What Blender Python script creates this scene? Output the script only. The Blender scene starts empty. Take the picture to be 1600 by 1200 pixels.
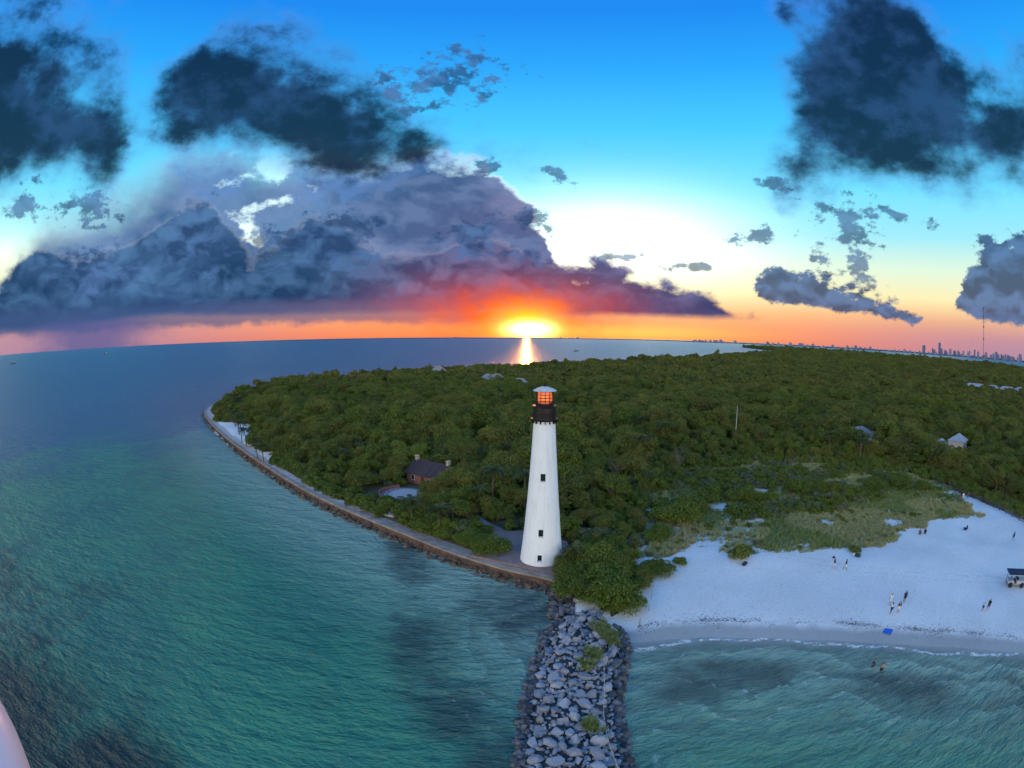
import bpy, bmesh, math, random
import numpy as np
from mathutils import Vector, Matrix, noise as mnoise
random.seed(7); rng = np.random.default_rng(7)
sc = bpy.context.scene; COL = sc.collection
RAD = math.radians

# ------------------------------------------------------------------ camera (wide fisheye lens of the drone)
CAMZ = 36.4
cd = bpy.data.cameras.new('camera'); cam = bpy.data.objects.new('camera', cd); COL.objects.link(cam)
pit, rol = RAD(5.3), RAD(0.3)
cp, sp, cr, sr = math.cos(pit), math.sin(pit), math.cos(rol), math.sin(rol)
cam.matrix_world = Matrix(((cr, -sr, 0, 0), (sr*sp, cr*sp, -cp, 0), (sr*cp, cr*cp, sp, CAMZ), (0, 0, 0, 1)))
cd.type = 'PANO'; cd.sensor_width = 36; cd.sensor_fit = 'HORIZONTAL'
pc = cd.cycles if hasattr(cd, 'cycles') else cd
pc.panorama_type = 'FISHEYE_EQUISOLID'; pc.fisheye_lens = 790/1600*36; pc.fisheye_fov = RAD(200)
cd.lens = 790/1600*36
cd.clip_start = 0.02; cd.clip_end = 200000
sc.camera = cam

# ------------------------------------------------------------------ sun and sky
SUN_AZ, SUN_EL = 1.6, 1.0
sd_ = Vector((math.sin(RAD(SUN_AZ))*math.cos(RAD(SUN_EL)), math.cos(RAD(SUN_AZ))*math.cos(RAD(SUN_EL)), math.sin(RAD(SUN_EL))))
sl = bpy.data.lights.new('sun', 'SUN'); sl.energy = .7; sl.angle = RAD(0.6); sl.color = (1, .36, .07)
so = bpy.data.objects.new('sun', sl); COL.objects.link(so); so.rotation_euler = (-sd_).to_track_quat('-Z', 'Y').to_euler()

w = bpy.data.worlds.new('World'); sc.world = w; w.use_nodes = True
class NT:
    """small helper round a node tree"""
    def __init__(s, t): s.t = t; s.n = t.nodes; s.l = t.links
    def put(s, sock, v):
        if v is None: return
        if hasattr(v, 'is_linked'): s.l.new(v, sock)
        else: sock.default_value = v
    def node(s, typ, **kw):
        n = s.n.new(typ)
        for k, v in kw.items(): setattr(n, k, v)
        return n
    def m(s, op, a, b=None, c=None, clamp=False):
        n = s.node('ShaderNodeMath', operation=op, use_clamp=clamp)
        for i, v in enumerate((a, b, c)): s.put(n.inputs[i], v)
        return n.outputs[0]
    def ss(s, v, a, b, lo=0., hi=1.):
        n = s.node('ShaderNodeMapRange', interpolation_type='SMOOTHSTEP')
        for i, x in enumerate((v, a, b, lo, hi)): s.put(n.inputs[i], x)
        return n.outputs[0]
    def lin(s, v, a, b, lo=0., hi=1.):
        n = s.node('ShaderNodeMapRange')
        for i, x in enumerate((v, a, b, lo, hi)): s.put(n.inputs[i], x)
        return n.outputs[0]
    def mix(s, f, a, b, blend='MIX'):
        n = s.node('ShaderNodeMix', data_type='RGBA', blend_type=blend, clamp_factor=True)
        s.put(n.inputs[0], f)
        s.put(n.inputs[6], (*a, 1) if isinstance(a, tuple) else a); s.put(n.inputs[7], (*b, 1) if isinstance(b, tuple) else b)
        return n.outputs[2]
    def noise(s, vec, scale, detail=4, rough=.55, **kw):
        n = s.node('ShaderNodeTexNoise', **kw)
        if vec is not None: s.l.new(vec, n.inputs['Vector'])
        n.inputs['Scale'].default_value = scale; n.inputs['Detail'].default_value = detail; n.inputs['Roughness'].default_value = rough
        return n.outputs[0]
    def ramp(s, f, stops):
        n = s.node('ShaderNodeValToRGB'); e = n.color_ramp.elements
        while len(e) < len(stops): e.new(.5)
        for x, (p, c) in zip(e, stops): x.position = p; x.color = (*c, 1)
        s.put(n.inputs[0], f); return n.outputs[0]
    def curve(s, u, pts):
        n = s.node('ShaderNodeFloatCurve'); c = n.mapping.curves[0]
        while len(c.points) < len(pts): c.points.new(.5, .5)
        for p, (x, y) in zip(c.points, pts): p.location = (x, y); p.handle_type = 'VECTOR'
        n.mapping.update(); s.put(n.inputs['Value'], u); return n.outputs[0]
    def vec(s, op, a, b):
        n = s.node('ShaderNodeVectorMath', operation=op); s.put(n.inputs[0], a); s.put(n.inputs[1], b); return n.outputs['Vector']
def srgb(r, g, b):
    f = lambda v: (v/255/12.92) if v/255 <= .04045 else ((v/255+.055)/1.055)**2.4
    return (f(r), f(g), f(b))

def build_sky():
    t = w.node_tree; t.nodes.clear(); N = NT(t)
    D = N.node('ShaderNodeTexCoord').outputs['Generated']
    xyz = N.node('ShaderNodeSeparateXYZ'); N.l.new(D, xyz.inputs[0])
    el = N.m('MULTIPLY', N.m('ARCSINE', xyz.outputs[2]), 57.2958)
    az = N.m('MULTIPLY', N.m('ARCTAN2', xyz.outputs[0], xyz.outputs[1]), 57.2958)
    # the cloud banks go on round the whole horizon
    u = N.m('DIVIDE', N.m('PINGPONG', N.m('ADD', az, 75.), 150.), 150.)
    azm = N.m('MULTIPLY_ADD', u, 150., -75.)
    ae = N.node('ShaderNodeCombineXYZ'); N.l.new(azm, ae.inputs[0]); N.l.new(el, ae.inputs[1]); AE = ae.outputs[0]
    Ds = N.vec('MULTIPLY', D, (1., 1., 1.55))
    nA = N.noise(Ds, 7., 7, .58)
    nB = N.noise(Ds, 19., 6, .6)
    c0 = N.m('SUBTRACT', N.noise(Ds, 46., 4, .6), .5); a0 = N.m('SUBTRACT', nA, .5); b0 = N.m('SUBTRACT', nB, .5)
    # heaped, cauliflower-like relief: the same lumps sampled twice, one sample shifted upwards
    wv = N.node('ShaderNodeVectorMath', operation='SCALE'); wn = N.node('ShaderNodeTexNoise'); N.l.new(Ds, wn.inputs['Vector']); wn.inputs['Scale'].default_value = 9.; wn.inputs['Detail'].default_value = 3
    N.l.new(wn.outputs['Color'], wv.inputs[0]); wv.inputs['Scale'].default_value = .10
    Dw = N.vec('ADD', Ds, wv.outputs[0])
    def lumps(v):
        n = N.node('ShaderNodeTexVoronoi', feature='F1', normalize=True); N.l.new(v, n.inputs['Vector']); n.inputs['Scale'].default_value = 8.; n.inputs['Detail'].default_value = 2.6; n.inputs['Roughness'].default_value = .5; n.inputs['Lacunarity'].default_value = 2.3
        return n.outputs['Distance']
    v1 = lumps(Dw); v2 = lumps(N.vec('ADD', Dw, (-.008, 0, .030)))
    relief = N.m('SUBTRACT', v2, v1)
    puff = N.m('SUBTRACT', .42, v1)
    # slow wander of the cloud outlines
    wl = N.node('ShaderNodeTexNoise'); N.l.new(Ds, wl.inputs['Vector']); wl.inputs['Scale'].default_value = 3.6; wl.inputs['Detail'].default_value = 2; ws = N.node('ShaderNodeSeparateColor'); N.l.new(wl.outputs['Color'], ws.inputs[0])
    uw = N.m('MULTIPLY_ADD', N.m('SUBTRACT', ws.outputs[0], .5), .075, u); ew = N.m('MULTIPLY_ADD', N.m('SUBTRACT', ws.outputs[1], .5), 7., el)
    # clear sky
    e01 = N.m('DIVIDE', el, 90., clamp=True)
    clear = N.ramp(e01, [(0, srgb(224, 122, 84)), (1.6/90, srgb(238, 146, 98)), (3.2/90, srgb(238, 176, 118)), (5.5/90, srgb(232, 220, 168)), (8.5/90, srgb(206, 228, 206)),
        (12/90, srgb(146, 216, 230)), (17/90, srgb(106, 208, 238)), (24/90, srgb(64, 186, 238)), (31/90, srgb(36, 154, 232)), (38/90, srgb(22, 126, 222)), (60/90, srgb(60, 140, 226)), (1, srgb(76, 150, 226))])  # last two stops, above the view, paled to whiten the light on land
    side = N.ss(N.m('ABSOLUTE', N.m('SUBTRACT', az, 4.)), 18., 58.)
    low = N.ss(el, 5.5, .8)
    clear = N.mix(N.m('MULTIPLY', N.m('MULTIPLY', side, low), .8), clear, srgb(150, 128, 158))
    sky = N.node('ShaderNodeTexSky', sky_type='NISHITA', sun_disc=False)
    sky.sun_elevation = RAD(SUN_EL); sky.sun_rotation = RAD(SUN_AZ); sky.air_density = 1.2; sky.dust_density = 1.5
    nis = N.node('ShaderNodeVectorMath', operation='SCALE'); N.l.new(sky.outputs[0], nis.inputs[0]); nis.inputs['Scale'].default_value = .1
    clear = N.mix(.06, clear, nis.outputs[0])
    def gauss(a0_, e0_, ra, re_, warp=0.):
        x = N.m('DIVIDE', N.m('SUBTRACT', az, a0_), ra); y = N.m('DIVIDE', N.m('SUBTRACT', el, e0_), re_)
        r2 = N.m('ADD', N.m('MULTIPLY', x, x), N.m('MULTIPLY', y, y))
        if warp: r2 = N.m('MULTIPLY_ADD', b0, warp, r2)
        return N.m('EXPONENT', N.m('MULTIPLY', r2, -1.))
    def add(base, fac, c):
        n = N.node('ShaderNodeMix', data_type='RGBA', blend_type='ADD', clamp_factor=False)
        N.put(n.inputs[0], fac); N.put(n.inputs[6], base); n.inputs[7].default_value = (*c, 1); return n.outputs[2]
    clear = add(clear, gauss(11., 11., 15., 5.2), (.85, .78, .62))
    clear = add(clear, gauss(-62., 9., 8., 4.), (.35, .30, .12))
    # clouds: each bank is the band between a top and a base line, broken up by noise
    def band(top, bot, wt, wb, at, ab, nz, bt=(-.5, .9), bb=(-.3, .6), wander=True):
        f = lambda pts: [(min(1, max(0, (a+75)/150)), e/45) for a, e in pts]
        uu = uw if wander else u; T = N.m('MULTIPLY', N.curve(uu, f(top)), 45.); B = N.m('MULTIPLY', N.curve(uu, f(bot)), 45.); eh = ew if wander == 2 else el
        dt = N.ss(N.m('MULTIPLY_ADD', nz, at, N.m('SUBTRACT', T, eh)), *[(N.m('MULTIPLY', wt, k) if hasattr(wt, 'is_linked') else wt*k) for k in bt])
        db = N.ss(N.m('MULTIPLY_ADD', nz, ab, N.m('SUBTRACT', eh if wander == 2 else el, B)), bb[0]*wb, bb[1]*wb)
        return N.m('MULTIPLY', dt, db), T, B
    bz = N.m('ADD', N.m('MULTIPLY', a0, 8.), N.m('MULTIPLY', puff, 5.)); sz = N.m('ADD', N.m('MULTIPLY_ADD', c0, 4., N.m('MULTIPLY', b0, 6.5)), N.m('MULTIPLY', puff, 2.4))
    bank, bT, bB = band([(-75, 8), (-61, 8.1), (-58, 9.6), (-56, 12.5), (-51, 13.5), (-46, 16.2), (-41.6, 19), (-38.7, 20.8), (-30, 20.6), (-24, 20), (-18, 19), (-12, 20), (-6, 19.2), (-2.4, 17.5), (1.4, 14.5), (3.4, 12), (5, 8.2), (7.2, 4), (12, 0), (60, 0), (75, 7)],
        [(-75, 2.2), (-52, 2.2), (-41, 3.2), (-29, 2.9), (-15, 2.9), (-7, 3.2), (0, 3.1), (7, 2.6), (14, 2.7), (22, 2.6), (28.5, 2.6), (31, 6), (60, 6), (75, 2.5)], N.ss(az, -26., -8., 5.5, 1.2), 1.2, 1., .16, bz, wander=False)
    low_, lT, lB = band([(-75, 7), (-61, 7.6), (-57, 9), (-52, 8.2), (-47, 9.5), (-42, 12.5), (-38, 14.5), (-35.5, 14.2), (-33, 11), (-30, 8.2), (-27, 10), (-23.5, 12.6), (-19, 12.2), (-15, 9.2), (-10, 8.2), (-6, 10.2), (-2, 10.8), (1.5, 9.2), (4.7, 7.8), (7.2, 7.2), (10.8, 6.9), (13, 6.5), (17.4, 5.6), (20.4, 4.7), (24, 3.4), (28.5, 2.5), (31, 0), (60, 0), (75, 7)],
        [(-75, 2.2), (-52, 2.2), (-41, 3.2), (-29, 2.9), (-15, 2.9), (-7, 3.2), (0, 3.1), (7, 2.6), (14, 2.7), (22, 2.6), (28.5, 2.6), (31, 6), (60, 6), (75, 2.5)], 1., 1.2, 1.1, .16, bz, wander=False)
    up_, uT, uB = band([(-75, 30.5), (-60, 31), (-52, 29.5), (-49, 25), (-47, 20), (-45.5, 21), (-43, 27), (-40.5, 32), (-37, 33.6), (-29, 32), (-20, 29), (-14, 25.4), (-8.5, 21.6), (-5, 14), (29, 10), (31.5, 17), (33.5, 22), (36, 30), (38.5, 37), (45, 40), (52, 38), (55, 32), (58, 27.5), (62, 25.5), (66, 26.5), (75, 28)],
        [(-75, 18.2), (-60, 18), (-52, 18.2), (-49, 19.5), (-47, 23), (-45, 25.5), (-41.5, 23.5), (-35, 21.2), (-27, 20), (-19, 19.5), (-12, 19.8), (-8.5, 20.8), (-5, 24), (30, 25), (31.5, 18.5), (36, 18.9), (41, 20), (47, 20.7), (52, 19.8), (55, 18.5), (60, 19), (75, 18.5)], 8., 6., 30., 18., a0, bt=(-.95, .5), bb=(-.85, .45), wander=2)
    small, sT, sB = band([(-75, 0), (26, 0), (27.4, 5), (28.2, 6.6), (29.6, 7.6), (31, 8.8), (32.7, 7.3), (34.5, 7.6), (36.2, 7.4), (37.8, 6.2), (40.7, 5.6), (44.6, 4.9), (47.7, 3.5), (49.5, 1.5), (51.5, 3), (53.2, 8), (55, 10.4), (56.4, 11.8), (61.5, 12.2), (75, 10)],
        [(-75, 9), (26, 8), (27.4, 4.8), (31, 4.5), (35.3, 4.3), (40, 3.6), (44.5, 3.1), (47.7, 2.9), (49.5, 4), (51.5, 4.8), (53.2, 4.2), (54.5, 3.9), (56, 3.6), (75, 2.8)], .8, .7, 1., .35, sz, wander=False)
    def blob(a, e, ra, re_, ang=0, k=1.):
        mp = N.node('ShaderNodeMapping', vector_type='TEXTURE'); N.l.new(AE, mp.inputs[0])
        mp.inputs['Location'].default_value = (a, e, 0); mp.inputs['Rotation'].default_value = (0, 0, RAD(ang)); mp.inputs['Scale'].default_value = (ra, re_, 1)
        v = N.node('ShaderNodeVectorMath', operation='LENGTH'); N.l.new(mp.outputs[0], v.inputs[0])
        return N.m('MULTIPLY', N.m('SUBTRACT', 1., v.outputs['Value']), k)
    bl = None
    for a, e, ra, re_, ang in [(31, 17.5, 2.6, 1.1, -30), (50, 13.6, 1.2, .8, 0), (45, 14.2, 2.2, .7, -20), (36, 9.4, 1.2, 1.0, 0), (21, 8.2, 3.5, .5, 3), (-8.6, 30, 7.5, 3.2, 12), (39.4, 13, 3.6, 3.2, -20), (40.4, 8.8, 2.6, 1.8, -40), (28.4, 12, 4.8, .9, 6), (-58.6, 14.6, 2.8, 1.9, 0), (-49.8, 14.6, 3.4, 2.6, 0), (1.2, 9.6, 3.0, 1.3, 0), (3, 13.4, 2.0, 1.6, -30), (4.6, 18.6, 2.2, .8, -20), (-3, 19.6, 2.2, 1.0, 0), (11.5, 9.2, 4.5, .6, 0), (-22, 10.6, 7.5, 3.4, -8), (-36, 10.8, 3.6, 4.2, 10), (-5, 11.5, 4.5, 2.2, 0), (-48, 8, 5, 3, 0)]:
        b = blob(a, e, ra, re_, ang); bl = b if bl is None else N.m('MAXIMUM', bl, b)
    puffs = N.ss(N.m('MULTIPLY_ADD', c0, 2.6, N.m('MULTIPLY_ADD', b0, 5.2, bl)), .05, .75)
    gaps = N.m('MAXIMUM', blob(-28.2, 19.3, 5.6, 2.0, 8), N.m('MAXIMUM', blob(-31.4, 12.6, 3.2, 1.2, -35), blob(-28.5, 15.0, 4.2, .9, 20)))
    gap = N.ss(N.m('MULTIPLY_ADD', b0, 5., gaps), .0, 1.1)
    # cloud tone: dark before the sun; behind the camera raised bright as fill
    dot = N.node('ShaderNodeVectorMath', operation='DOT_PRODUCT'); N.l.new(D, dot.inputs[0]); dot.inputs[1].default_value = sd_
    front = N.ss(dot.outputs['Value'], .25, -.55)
    hgt = N.lin(N.m('SUBTRACT', el, bB), 0., 12.)
    warmaz = N.m('MULTIPLY', N.ss(az, -24., -4.), N.ss(el, 22., 12.))
    rl = N.lin(relief, -.06, .07)
    big = N.ss(N.m('MULTIPLY_ADD', a0, .8, ws.outputs[2]), .34, .66)
    bmid = N.mix(big, N.mix(warmaz, srgb(36, 68, 104), srgb(66, 72, 112)), N.mix(warmaz, srgb(62, 98, 140), srgb(92, 98, 140)))
    bcol = N.mix(rl, N.mix(.38, bmid, srgb(20, 42, 74)), N.mix(.34, bmid, N.mix(warmaz, srgb(88, 126, 168), srgb(118, 118, 154))))
    bcol = N.mix(N.ss(N.m('SUBTRACT', el, bB), 3.4, .3, 0., .65), bcol, N.mix(warmaz, srgb(24, 48, 88), srgb(52, 54, 96)))
    vcol = N.mix(big, N.mix(warmaz, srgb(52, 88, 128), srgb(74, 88, 128)), N.mix(warmaz, srgb(88, 122, 162), srgb(122, 118, 150)))
    vcol = N.mix(N.m('MULTIPLY', rl, .35), vcol, srgb(116, 136, 176))
    cloud_fill = (3.5, 3.1, 2.6)  # added fill: unseen clouds brightened to light the tower and land
    col = clear
    thin = N.mix(.5, srgb(235, 235, 240), col)
    # main bank
    bankD = N.m('MULTIPLY', bank, N.m('SUBTRACT', 1., N.m('MULTIPLY', gap, .95)))
    bfin = N.mix(N.m('MULTIPLY', front, .85), vcol, cloud_fill)
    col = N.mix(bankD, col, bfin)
    col = add(col, N.m('MULTIPLY', gap, bank), (.50, .36, .20))
    edge = N.m('MULTIPLY', N.m('MULTIPLY', bankD, N.m('SUBTRACT', 1., bankD)), 2.2)
    col = add(col, N.m('MULTIPLY', N.m('MULTIPLY', edge, N.ss(el, 4., 9.)), N.ss(az, -30., -4., .25, 1.)), (.42, .36, .28))
    # the nearer heaps in front of the hazy bank
    col = N.mix(N.m('MULTIPLY', low_, N.m('SUBTRACT', 1., N.m('MULTIPLY', gap, .6))), col, N.mix(N.m('MULTIPLY', front, .85), bcol, cloud_fill))
    ledge = N.m('MULTIPLY', N.m('MULTIPLY', low_, N.m('SUBTRACT', 1., low_)), 1.6)
    col = add(col, N.m('MULTIPLY', ledge, N.ss(el, 4., 8.)), (.13, .11, .10))
    # upper dark clouds
    ucol = N.mix(N.ss(N.m('ADD', up_, N.m('MULTIPLY', relief, .7)), .2, .95), srgb(80, 134, 204), srgb(14, 34, 58))
    ucol = N.mix(N.ss(N.m('MULTIPLY_ADD', b0, .5, nA), .36, .62, .5, 0.), ucol, srgb(46, 80, 128))
    col = N.mix(N.m('MULTIPLY', up_, .96), col, N.mix(N.m('MULTIPLY', front, .85), ucol, cloud_fill))
    # small clouds
    scol = N.mix(rl, srgb(38, 64, 102), srgb(70, 102, 148))
    sm = N.m('MAXIMUM', small, N.m('MULTIPLY', puffs, .85))
    col = N.mix(N.m('MULTIPLY', sm, .93), col, N.mix(N.m('MULTIPLY', front, .85), scol, cloud_fill))
    veil = N.m('MULTIPLY', N.ss(N.m('MULTIPLY_ADD', b0, 2.2, el), 1.15, 2.3), N.ss(el, 5., 3.4)); veil = N.m('MULTIPLY', veil, N.ss(az, 14., -4.))
    col = N.mix(N.m('MULTIPLY', veil, .78), col, N.mix(N.ss(az, -44., -12.), srgb(58, 80, 122), srgb(100, 88, 118)))
    # rain shafts under the bank
    rain = N.m('MULTIPLY', N.ss(N.m('MULTIPLY_ADD', b0, 7., N.m('ABSOLUTE', N.m('SUBTRACT', az, -49.))), 11., 2.), N.ss(el, 3.4, 2.2))
    col = N.mix(N.m('MULTIPLY', rain, .8), col, srgb(76, 82, 132))
    # sunset glow under and on the bank
    band_h = N.m('EXPONENT', N.m('MULTIPLY', N.m('POWER', N.m('DIVIDE', N.m('ABSOLUTE', N.m('SUBTRACT', el, .7)), 1.0), 2.), -1.))
    band_a = N.m('EXPONENT', N.m('MULTIPLY', N.m('POWER', N.m('DIVIDE', N.m('ABSOLUTE', N.m('SUBTRACT', az, 9.)), 15.), 2.), -1.))
    col = add(col, N.m('MULTIPLY', band_h, band_a), (.62, .34, -.08))
    red = N.m('MULTIPLY', gauss(.2, 2.4, 11., 3.6, 1.6), .92, clamp=True)
    col = N.mix(red, col, (.78, .085, .012))
    col = add(col, gauss(1.6, 1.3, 3.6, 2.0, .9), (1.5, .62, -.08))
    col = add(col, gauss(2.0, .9, 2.1, .75, .3), (4.5, 3.6, 1.5))
    below = N.ss(el, -.1, -2.)
    col = N.mix(below, col, (.06, .10, .14))
    bg = N.node('ShaderNodeBackground'); N.l.new(col, bg.inputs[0]); bg.inputs[1].default_value = 1.0
    out = N.node('ShaderNodeOutputWorld'); N.l.new(bg.outputs[0], out.inputs[0])
build_sky()
w.cycles.sampling_method = 'MANUAL'; w.cycles.sample_map_resolution = 1024

vs = sc.view_settings; vs.view_transform = 'Standard'; vs.look = 'None'; vs.exposure = 0.4; vs.gamma = 1.0; vs.use_curve_mapping = False
cy = sc.cycles; cy.use_denoising = True; cy.max_bounces = 5; cy.diffuse_bounces = 2; cy.glossy_bounces = 2; cy.transmission_bounces = 3; cy.transparent_max_bounces = 6
cy.caustics_reflective = False; cy.caustics_refractive = False; cy.sample_clamp_indirect = 4.0; cy.use_adaptive_sampling = True; cy.adaptive_threshold = .02

# ------------------------------------------------------------------ helpers: objects, meshes, materials
def tag(o, label=None, cat=None, group=None, kind=None):
    for k, v in (('label', label), ('category', cat), ('group', group), ('kind', kind)):
        if v: o[k] = v
    return o
def link(o, parent=None):
    COL.objects.link(o)
    if parent is not None: o.parent = parent
    return o
def empty(name, loc, rz=0, **kw):
    o = bpy.data.objects.new(name, None); o.empty_display_size = .3; link(o); o.location = loc; o.rotation_euler = (0, 0, rz); return tag(o, **kw)
def ob(name, me, parent=None, mat=None, loc=None, rot=None, scale=None, **kw):
    if mat is not None and not me.materials: me.materials.append(mat)
    o = bpy.data.objects.new(name, me); link(o, parent)
    if loc is not None: o.location = loc
    if rot is not None: o.rotation_euler = rot
    if scale is not None: o.scale = scale if hasattr(scale, '__len__') else (scale,)*3
    return tag(o, **kw)
def mesh_np(name, v, f, smooth=False):
    v = np.asarray(v, np.float32); f = np.asarray(f, np.int32); me = bpy.data.meshes.new(name); k = f.shape[1]
    me.vertices.add(len(v)); me.vertices.foreach_set('co', v.ravel())
    me.loops.add(f.size); me.loops.foreach_set('vertex_index', f.ravel())
    me.polygons.add(len(f)); me.polygons.foreach_set('loop_start', np.arange(0, f.size, k, dtype=np.int32))
    me.update(calc_edges=True)
    if smooth: me.shade_smooth()
    me.validate(); return me
class MB:
    """collects boxes, tubes, lathes and prisms into one mesh"""
    def __init__(s): s.b = bmesh.new()
    def box(s, c, d, rz=0, bev=0):
        r = bmesh.ops.create_cube(s.b, size=1); M = Matrix.Translation(c) @ Matrix.Rotation(rz, 4, 'Z') @ Matrix.Diagonal((*d, 1))
        bmesh.ops.transform(s.b, matrix=M, verts=r['verts'])
        if bev: bmesh.ops.bevel(s.b, geom=list({e for v in r['verts'] for e in v.link_edges}), offset=bev, segments=1, affect='EDGES')
        return s
    def lathe(s, prof, n=24, c=(0, 0, 0), cap=True, a0=0):
        rings = []
        for z, r in prof: rings.append([s.b.verts.new((c[0]+r*math.cos(a0+2*math.pi*i/n), c[1]+r*math.sin(a0+2*math.pi*i/n), c[2]+z)) for i in range(n)])
        for A, B in zip(rings, rings[1:]):
            for i in range(n): s.b.faces.new((A[i], A[(i+1) % n], B[(i+1) % n], B[i]))
        if cap: s.b.faces.new(rings[0][::-1]); s.b.faces.new(rings[-1])
        return s
    def tube(s, pts, rad, n=6):
        pts = [Vector(p) for p in pts]; rad = rad if hasattr(rad, '__len__') else [rad]*len(pts); rings = []
        for i, p in enumerate(pts):
            d = (pts[min(i+1, len(pts)-1)]-pts[max(i-1, 0)]).normalized()
            x = d.cross(Vector((0, 0, 1)) if abs(d.z) < .9 else Vector((1, 0, 0))).normalized(); y = d.cross(x)
            rings.append([s.b.verts.new(p+(x*math.cos(2*math.pi*k/n)+y*math.sin(2*math.pi*k/n))*rad[i]) for k in range(n)])
        for A, B in zip(rings, rings[1:]):
            for i in range(n): s.b.faces.new((A[i], A[(i+1) % n], B[(i+1) % n], B[i]))
        s.b.faces.new(rings[0][::-1]); s.b.faces.new(rings[-1]); return s
    def prism(s, poly, z0, z1):
        A = [s.b.verts.new((x, y, z0)) for x, y in poly]; B = [s.b.verts.new((x, y, z1)) for x, y in poly]; n = len(poly)
        for i in range(n): s.b.faces.new((A[i], A[(i+1) % n], B[(i+1) % n], B[i]))
        s.b.faces.new(A[::-1]); s.b.faces.new(B); return s
    def face(s, pts): s.b.faces.new([s.b.verts.new(p) for p in pts]); return s
    def mesh(s, name, mat=None, smooth=False):
        bmesh.ops.recalc_face_normals(s.b, faces=s.b.faces); me = bpy.data.meshes.new(name); s.b.to_mesh(me); s.b.free()
        if mat: me.materials.append(mat)
        if smooth:
            me.shade_smooth()
        return me
    def obj(s, name, mat, parent=None, smooth=False, **kw): return ob(name, s.mesh(name, mat, smooth), parent, **kw)

MATS = {}
def pmat(name, c1, c2=None, rough=.8, scale=1.5, bump=0., bscale=None, metal=0., detail=5, spec=.3, emit=None, coat=0.):
    """principled material whose colour wanders between c1 and c2 with noise in object space"""
    if name in MATS: return MATS[name]
    m = bpy.data.materials.new(name); m.use_nodes = True; N = NT(m.node_tree); P = N.n['Principled BSDF']
    tc = N.node('ShaderNodeTexCoord').outputs['Object']
    c2 = c2 or tuple(x*.8 for x in c1)
    n = N.noise(tc, scale, detail, .6)
    N.put(P.inputs['Base Color'], N.mix(N.ss(n, .3, .7), c1, c2))
    P.inputs['Roughness'].default_value = rough; P.inputs['Metallic'].default_value = metal; P.inputs['Specular IOR Level'].default_value = spec
    if bump:
        b = N.node('ShaderNodeBump'); b.inputs['Strength'].default_value = bump; b.inputs['Distance'].default_value = .05
        N.l.new(N.noise(tc, bscale or scale*6, 6, .65), b.inputs['Height']); N.l.new(b.outputs[0], P.inputs['Normal'])
    if emit: P.inputs['Emission Color'].default_value = (*emit[0], 1); P.inputs['Emission Strength'].default_value = emit[1]
    MATS[name] = m; return m

# ------------------------------------------------------------------ coast line (metres; the tower stands at 4.8, 73.3)
TOW = (4.8, 73.3)
WALL = [(7.5, 65.1), (4.8, 67.1), (.1, 69.3), (-3.8, 71.7), (-10.4, 76.2), (-18, 82.2), (-25.3, 87.6), (-33.9, 93.9), (-42.1, 100.1), (-52.5, 109), (-66.3, 121.6), (-85.2, 139.3), (-106.1, 159.6), (-127.8, 182.3), (-145.6, 202.5), (-155.8, 215.7), (-165.3, 233.8), (-171, 252.7)]
def smooth_line(p, n):
    for _ in range(n):
        q = [p[0]]
        for a, b in zip(p, p[1:]): q += [(.75*a[0]+.25*b[0], .75*a[1]+.25*b[1]), (.25*a[0]+.75*b[0], .25*a[1]+.75*b[1])]
        p = q+[p[-1]]
    return p
WALL = smooth_line(WALL, 1)
BEACH = [(13.4, 51.4), (14.6, 50.9), (19, 51.0), (24.2, 50.5), (32.4, 47.7), (40.7, 43.8), (48.8, 38.6), (57.2, 32.2), (65.6, 24), (80, 8), (100, -15), (150, -60), (260, -120)]
FAR = [(260, -120), (700, -100), (1500, 100), (1750, 500), (1760, 900), (1800, 1766), (1800, 3300), (1562, 3161), (1300, 2300), (1098, 1843), (858, 1470), (600, 1170), (323, 850), (174, 705), (75, 615), (0, 515), (-70, 484), (-110, 440), (-140, 392), (-160, 340), (-172, 290), (-171, 252.7)]
ROOT = [(7.5, 65.1), (6.9, 61), (6.9, 57.2), (9.5, 54), (13.4, 51.4)]
SHORE = ROOT[:-1]+BEACH[:-1]+FAR[:-1]+WALL[::-1][:-1]
def seg_dist(X, Y, line):
    best = np.full(X.shape, 1e9)
    for (ax, ay), (bx, by) in zip(line, line[1:]):
        dx, dy = bx-ax, by-ay; L = dx*dx+dy*dy+1e-9
        t = np.clip(((X-ax)*dx+(Y-ay)*dy)/L, 0, 1); best = np.minimum(best, np.hypot(X-ax-t*dx, Y-ay-t*dy))
    return best
def inside(X, Y, poly):
    r = np.zeros(X.shape, bool); j = len(poly)-1
    for i in range(len(poly)):
        xi, yi = poly[i]; xj, yj = poly[j]
        if yi != yj: r ^= ((yi > Y) != (yj > Y)) & (X < (xj-xi)*(Y-yi)/(yj-yi)+xi)
        j = i
    return r
def vnoise(X, Y, s, seed=0):
    """smooth value noise on arrays"""
    x = X/s+seed*17.3; y = Y/s+seed*9.1; xi = np.floor(x); yi = np.floor(y); fx = x-xi; fy = y-yi; fx = fx*fx*(3-2*fx); fy = fy*fy*(3-2*fy)
    h = lambda a, b: np.modf(np.abs(np.sin(a*127.1+b*311.7)*43758.5453))[0]
    return (h(xi, yi)*(1-fx)+h(xi+1, yi)*fx)*(1-fy)+(h(xi, yi+1)*(1-fx)+h(xi+1, yi+1)*fx)*fy
DUNE = [(18.6, 70.3), (21.9, 77.7), (27.2, 93.7), (37.3, 116.3), (55.1, 123), (75.5, 130.2), (92.2, 121.9), (110.8, 107.5), (113.6, 89.4), (107.2, 71.1), (100, 65.1), (85.1, 70.9), (70.4, 64.4), (60, 68.9), (50.5, 66.2), (44.1, 69.3), (36.7, 69.7), (32.6, 74.3), (27.3, 72.7)]
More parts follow.
